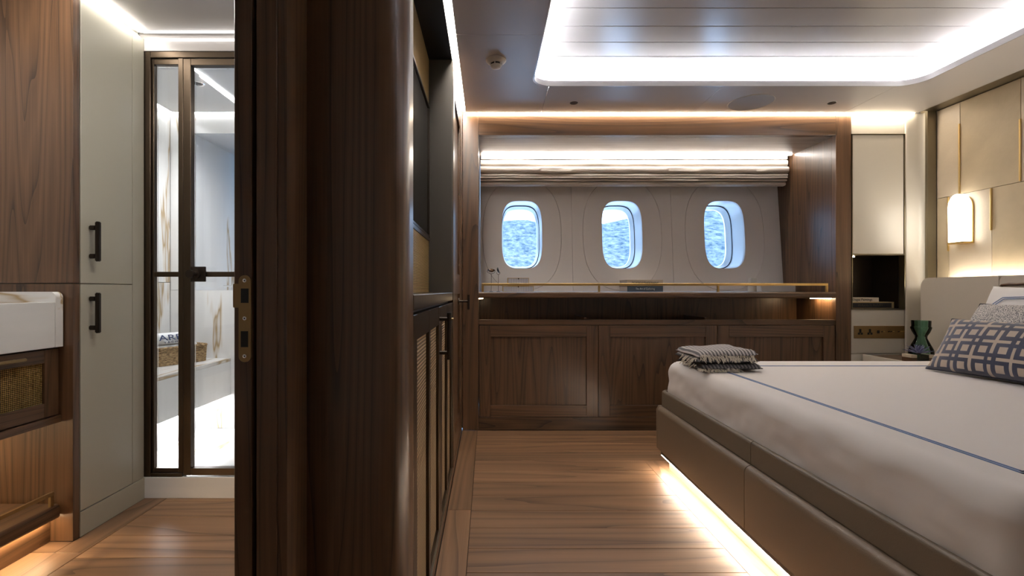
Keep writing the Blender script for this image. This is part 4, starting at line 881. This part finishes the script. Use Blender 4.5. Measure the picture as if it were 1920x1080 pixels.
box('lock_plate', fx(360), fx(388.5), 2.214, 2.2235, CH+.041, CH+.110, 'dark_bronze', hd, .002); k_ = lathe('knob', [(0, 0), (.022, 0), (.022, .006), (.012, .008), (.012, .030), (.018, .034), (.018, .048), (0, .050)], 'dark_bronze', hd, (hx_-.008, 2.2138, CH+.075), 24); k_.rotation_euler = (math.pi/2, 0, 0)
# room of the shower
ZSF, YSB, ZSC = .071, 3.10, 2.075
sf = struct(box('floor_shower', -2.14, -.465, 2.301, YSB+.5, 0.0, ZSF-.008, 'white_gloss'), 'white marble shower floor')
for a, b in ((-2.04, -1.22), (-1.216, -.47)):
    for c, d in ((2.302, 2.70), (2.703, 3.0), (3.003, 3.098)): box('tile', a, b, c, d, ZSF-.0078, ZSF, 'marble_y', sf, .001)
wsl = struct(box('wall_shower_left', -2.14, -2.05, 2.225, 3.62, 0.0, 2.299, 'white_gloss'), 'marble wall of the shower beside the bench')
for z0, z1 in ((.075, 1.0), (1.003, 2.11)): box('marble_slab', -2.049, -2.03, 2.305, 3.099, z0, z1, 'marble_z', wsl, .001)
wsb = struct(box('wall_shower_back', -2.05, -.465, 3.63, 3.70, 0.0, .93, 'white_gloss'), 'marble back wall of the shower with window recess')
box('marble_slab', -2.029, -1.31, YSB, YSB+.02, ZSF+.001, .952, 'marble_z', wsb, .001); box('marble_slab', -1.307, -.47, YSB, YSB+.02, ZSF+.001, .952, 'marble_z', wsb, .001)
box('marble_slab', -2.029, -1.887, YSB, YSB+.02, .954, 2.11, 'marble_z', wsb, .001); box('marble_slab', -1.886, -.47, YSB, YSB+.02, CH+1.005, 2.11, 'marble_x', wsb, .001)
box('recess_side', -1.905, -1.887, YSB+.0205, 3.62, .954, 1.97, 'marble_z', wsb); box('recess_sill', -1.886, -.47, YSB+.0205, 3.62, .935, .952, 'marble_x', wsb); box('recess_soffit', -1.886, -.47, YSB+.0205, 3.62, 1.956, 1.975, 'white_paint', wsb)
box('backing', -2.05, -1.906, YSB+.03, 3.70, .0, 2.299, 'white_gloss', wsb); box('backing', -1.905, -.465, 3.63, 3.70, 1.97, 2.299, 'white_gloss', wsb); box('backing', -1.905, -1.72, 3.63, 3.70, .931, 1.969, 'marble_z', wsb); box('backing', -.95, -.465, 3.63, 3.70, .931, 1.969, 'marble_z', wsb)
scl = struct(box('ceiling_shower', -1.99, -.47, 2.285, 3.06, ZSC, ZSC+.02, 'white_paint'), 'white shower ceiling')
t = thing('shower_light', 'white LED cove line along the top of the marble back wall', 'light', (-1.2, 3.08, 2.09)); box('led_strip', -2.02, -.48, 3.085, 3.098, 2.085, 2.092, 'led_shower', t)
t = thing('shower_light', 'white LED cove line along the marble wall beside the bench', 'light', (-2.01, 2.7, 2.09)); box('led_strip', -2.028, -2.012, 2.31, 3.06, 2.085, 2.092, 'led_shower', t)
t = thing('shower_light', 'thin diagonal LED line in the shower ceiling', 'light', (-1.49, 2.6, ZSC-.003)); box('led_strip', -1.496, -1.484, 2.30, 3.055, ZSC-.004, ZSC-.0003, 'led_diag', t)
x, y = ceil_pt(371, 157, ZSC); dn = thing('downlight', 'black recessed downlight in the shower ceiling', 'light', (x, y, ZSC)); lathe('rim', [(.024, 0), (.03, -.003), (.034, -.0001)], 'chrome', dn, (x, y, ZSC)); lathe('baffle', [(0, -.0006), (.024, -.0006), (.024, -.0001)], 'black', dn, (x, y, ZSC))
sl = bpy.data.lights.new('shower_fill_spot', 'SPOT'); sl.energy = 55; sl.color = (.97, .98, 1); sl.spot_size = math.radians(150); sl.spot_blend = .8; sl.shadow_soft_size = .02  # added fill that brightens the shower; the fitting itself looks unlit
slo = bpy.data.objects.new('shower_fill_spot', sl); COL.objects.link(slo); slo.location = (x, y, ZSC-.008); BASE[slo.name] = Vector(slo.location); attach(slo, dn)
vb = thing('venetian_blind', 'white slatted blind in the shower window recess', 'blind', (-1.3, 3.5, .96))
z = .975
while z < 1.94: 
    o = box('slat', -1.80, -.95, 3.497, 3.503, z, z+.042, 'white_gloss', vb); o.rotation_euler = (math.radians(28), 0, 0); z += .047
box('headrail', -1.80, -.95, 3.48, 3.52, 1.935, 1.955, 'white_gloss', vb)
ws = struct(link('window_4', bpy.data.meshes.new('window_4'), None, None, (-1.3, 3.64, 1.4)), 'shower window behind the slatted blind')
box('pane', -1.719, -.951, 3.655, 3.661, .932, 1.968, 'pane', ws)
tr = thing('soap_shelf', 'small chrome shelf on the recess sill in the shower', 'shelf', (-1.66, 3.2, .953)); box('plate', -1.72, -1.45, 3.15, 3.22, .975, .985, 'chrome', tr, .002); box('foot', -1.66, -1.64, 3.17, 3.20, .9525, .9745, 'chrome', tr)
# bench, basket, towels
bn = thing('shower_bench', 'white marble shower bench floating along the wall', 'bench', (-1.83, 2.7, ZSF))
box('top_slab', -2.029, -1.642, 2.31, 3.099, .500, .520, 'marble_y', bn, .001); box('front_slab', -1.662, -1.642, 2.31, 3.099, .287, .4995, 'marble_z', bn, .001); box('under_slab', -2.029, -1.663, 2.31, 3.099, .287, .30, 'marble_y', bn); box('riser', -1.83, -1.81, 2.31, 3.099, ZSF+.001, .2865, 'marble_z', bn)
t = thing('bench_light', 'white LED strip under the marble shower bench', 'light', (-1.72, 2.7, .283)); box('led_strip', -1.735, -1.715, 2.33, 3.08, .281, .2865, 'led_bench', t)
bk = thing('basket', 'oblong woven seagrass basket on the shower bench', 'basket', (-1.83, 2.72, .5205))
# built lengthwise along its own x, then turned a little off the bench line
BR = math.atan2(.898, .44); BO = Vector((-1.713, 2.987))       # front right corner of the basket, long side towards the room
def turn(o):
    p = o.location.copy(); c, s_ = math.cos(BR), math.sin(BR)
    o.location = (BO.x+p.x*c-p.y*s_, BO.y+p.x*s_+p.y*c, p.z); o.rotation_euler.z += BR; return o
bx0, bx1, by0, by1 = -.365, -.006, .006, .172
def wallring(name, lo_, li_, z0, z1, mat, parent, flare=0):
    bm = bmesh.new(); n = len(lo_); nz = 14; cxy = (sum(p[0] for p in lo_)/n, sum(p[1] for p in lo_)/n); R = []
    for L_ in (lo_, li_):
        for k in range(nz+1):
            f = 1+flare*(k/nz)+ (.006*abs(math.sin(k*math.pi/2)) if L_ is lo_ else 0)
            R.append([bm.verts.new(((p[0]-cxy[0])*f, (p[1]-cxy[1])*f, (z1-z0)*k/nz)) for p in L_])
    O, I = R[:nz+1], R[nz+1:]
    for S in (O, I):
        for A_, B_ in zip(S, S[1:]):
            for k in range(n): bm.faces.new((A_[k], A_[(k+1) % n], B_[(k+1) % n], B_[k]))
    for A_, B_ in ((O[-1], I[-1]), (O[0], I[0])):
        for k in range(n): bm.faces.new((A_[k], A_[(k+1) % n], B_[(k+1) % n], B_[k]))
    return from_bm(name, bm, mat, parent, (cxy[0], cxy[1], z0), angle=math.radians(50))
def part_of(o, t): turn(o); o.parent = t; o.matrix_parent_inverse = Matrix.Translation(-BASE[t.name]); return o
part_of(wallring('wall', rrect(bx0, bx1, by0, by1, .03, 6), rrect(bx0+.010, bx1-.010, by0+.010, by1-.010, .02, 6), .521, .618, 'wicker', None, .03), bk)
part_of(box('bottom', bx0+.010, bx1-.010, by0+.010, by1-.010, .5212, .529, 'wicker', None), bk)
cbx, cby = (bx0+bx1)/2, (by0+by1)/2
part_of(tube('rim', [(cbx+(p[0]-cbx)*1.03, cby+(p[1]-cby)*1.03, .620) for p in rrect(bx0+.003, bx1-.003, by0+.003, by1-.003, .029, 6)], .008, 'wicker', None, 8, True), bk)
for z0, z1, lb, k in ((.531, .642, 'lower folded white towel in the woven basket', 0), (.6435, .700, 'upper folded white towel with blue embroidered lettering in the basket', 1)):
    tw = thing('towel', lb, 'towel', (-1.84, 2.80, z0), 'folded towels in the basket')
    part_of(soft_slab('cloth', bx0+.022, bx1-.040-.02*k, by0+.022, by1-.022, z0, z1, .03, .022, 'towel_white', None, wr=.007, wf=14, m=160), tw)
    if k:
        xm = cbx-.02; tilt = math.radians(62)
        part_of(text('embroidery', 'ARES', .050, 'ink_blue', None, (xm, by0+.0125, z0+.036), rot=(tilt, 0, 0), width=.165), tw)
        part_of(text('embroidery', 'Y A C H T S', .015, 'ink_blue', None, (xm, by0+.0085, z0+.011), rot=(tilt, 0, 0), width=.11), tw)

# ================================================================ outside
bm = bmesh.new(); na, nr = 120, 26; G = []
def ridge(t):   # ridge height seen from the cabin, as tangent of its elevation, against tangent of bearing
    pts = [(-1.0, .13), (-.1, .13), (.03, .143), (.075, .147), (.11, .139), (.235, .132), (.27, .138), (.31, .142), (.40, .19), (.50, .23), (.7, .26), (1.4, .22)]
    for (a, ha), (b, hb_) in zip(pts, pts[1:]):
        if t <= b: return ha+(hb_-ha)*max(0, (t-a)/(b-a))
    return pts[-1][1]
for i in range(na+1):
    t = -1.0+2.4*i/na; row = []
    for j in range(nr+1):
        f = j/nr; d = 380+420*f; zt_ = ridge(t)*800*math.sin(f*math.pi/2)**1.3
        row.append(bm.verts.new((t*d, d, zt_-3+(14*noise.noise((t*d*.012, d*.012, 0))*math.sin(f*math.pi) if f < 1 else 3*noise.noise((t*40, 0, 5))))))
    for f in (1.2, 1.5): row.append(bm.verts.new((t*800*f, 800*f, ridge(t)*800*(1.5-f)/.5-3)))
    G.append(row)
for A_, B_ in zip(G, G[1:]):
    for j in range(len(A_)-1): bm.faces.new((A_[j], B_[j], B_[j+1], A_[j+1]))
tag(from_bm('hillside', bm, 'scrub', None, smooth=True), 'hazy blue scrub covered hillside across the water', 'hill')
bm = bmesh.new(); bmesh.ops.create_grid(bm, x_segments=2, y_segments=2, size=2500); s = from_bm('sea', bm, 'sea_water', None, (0, 2560, -3.2)); tag(s, 'calm sea outside below the cabin windows', 'sea'); s['kind'] = 'stuff'
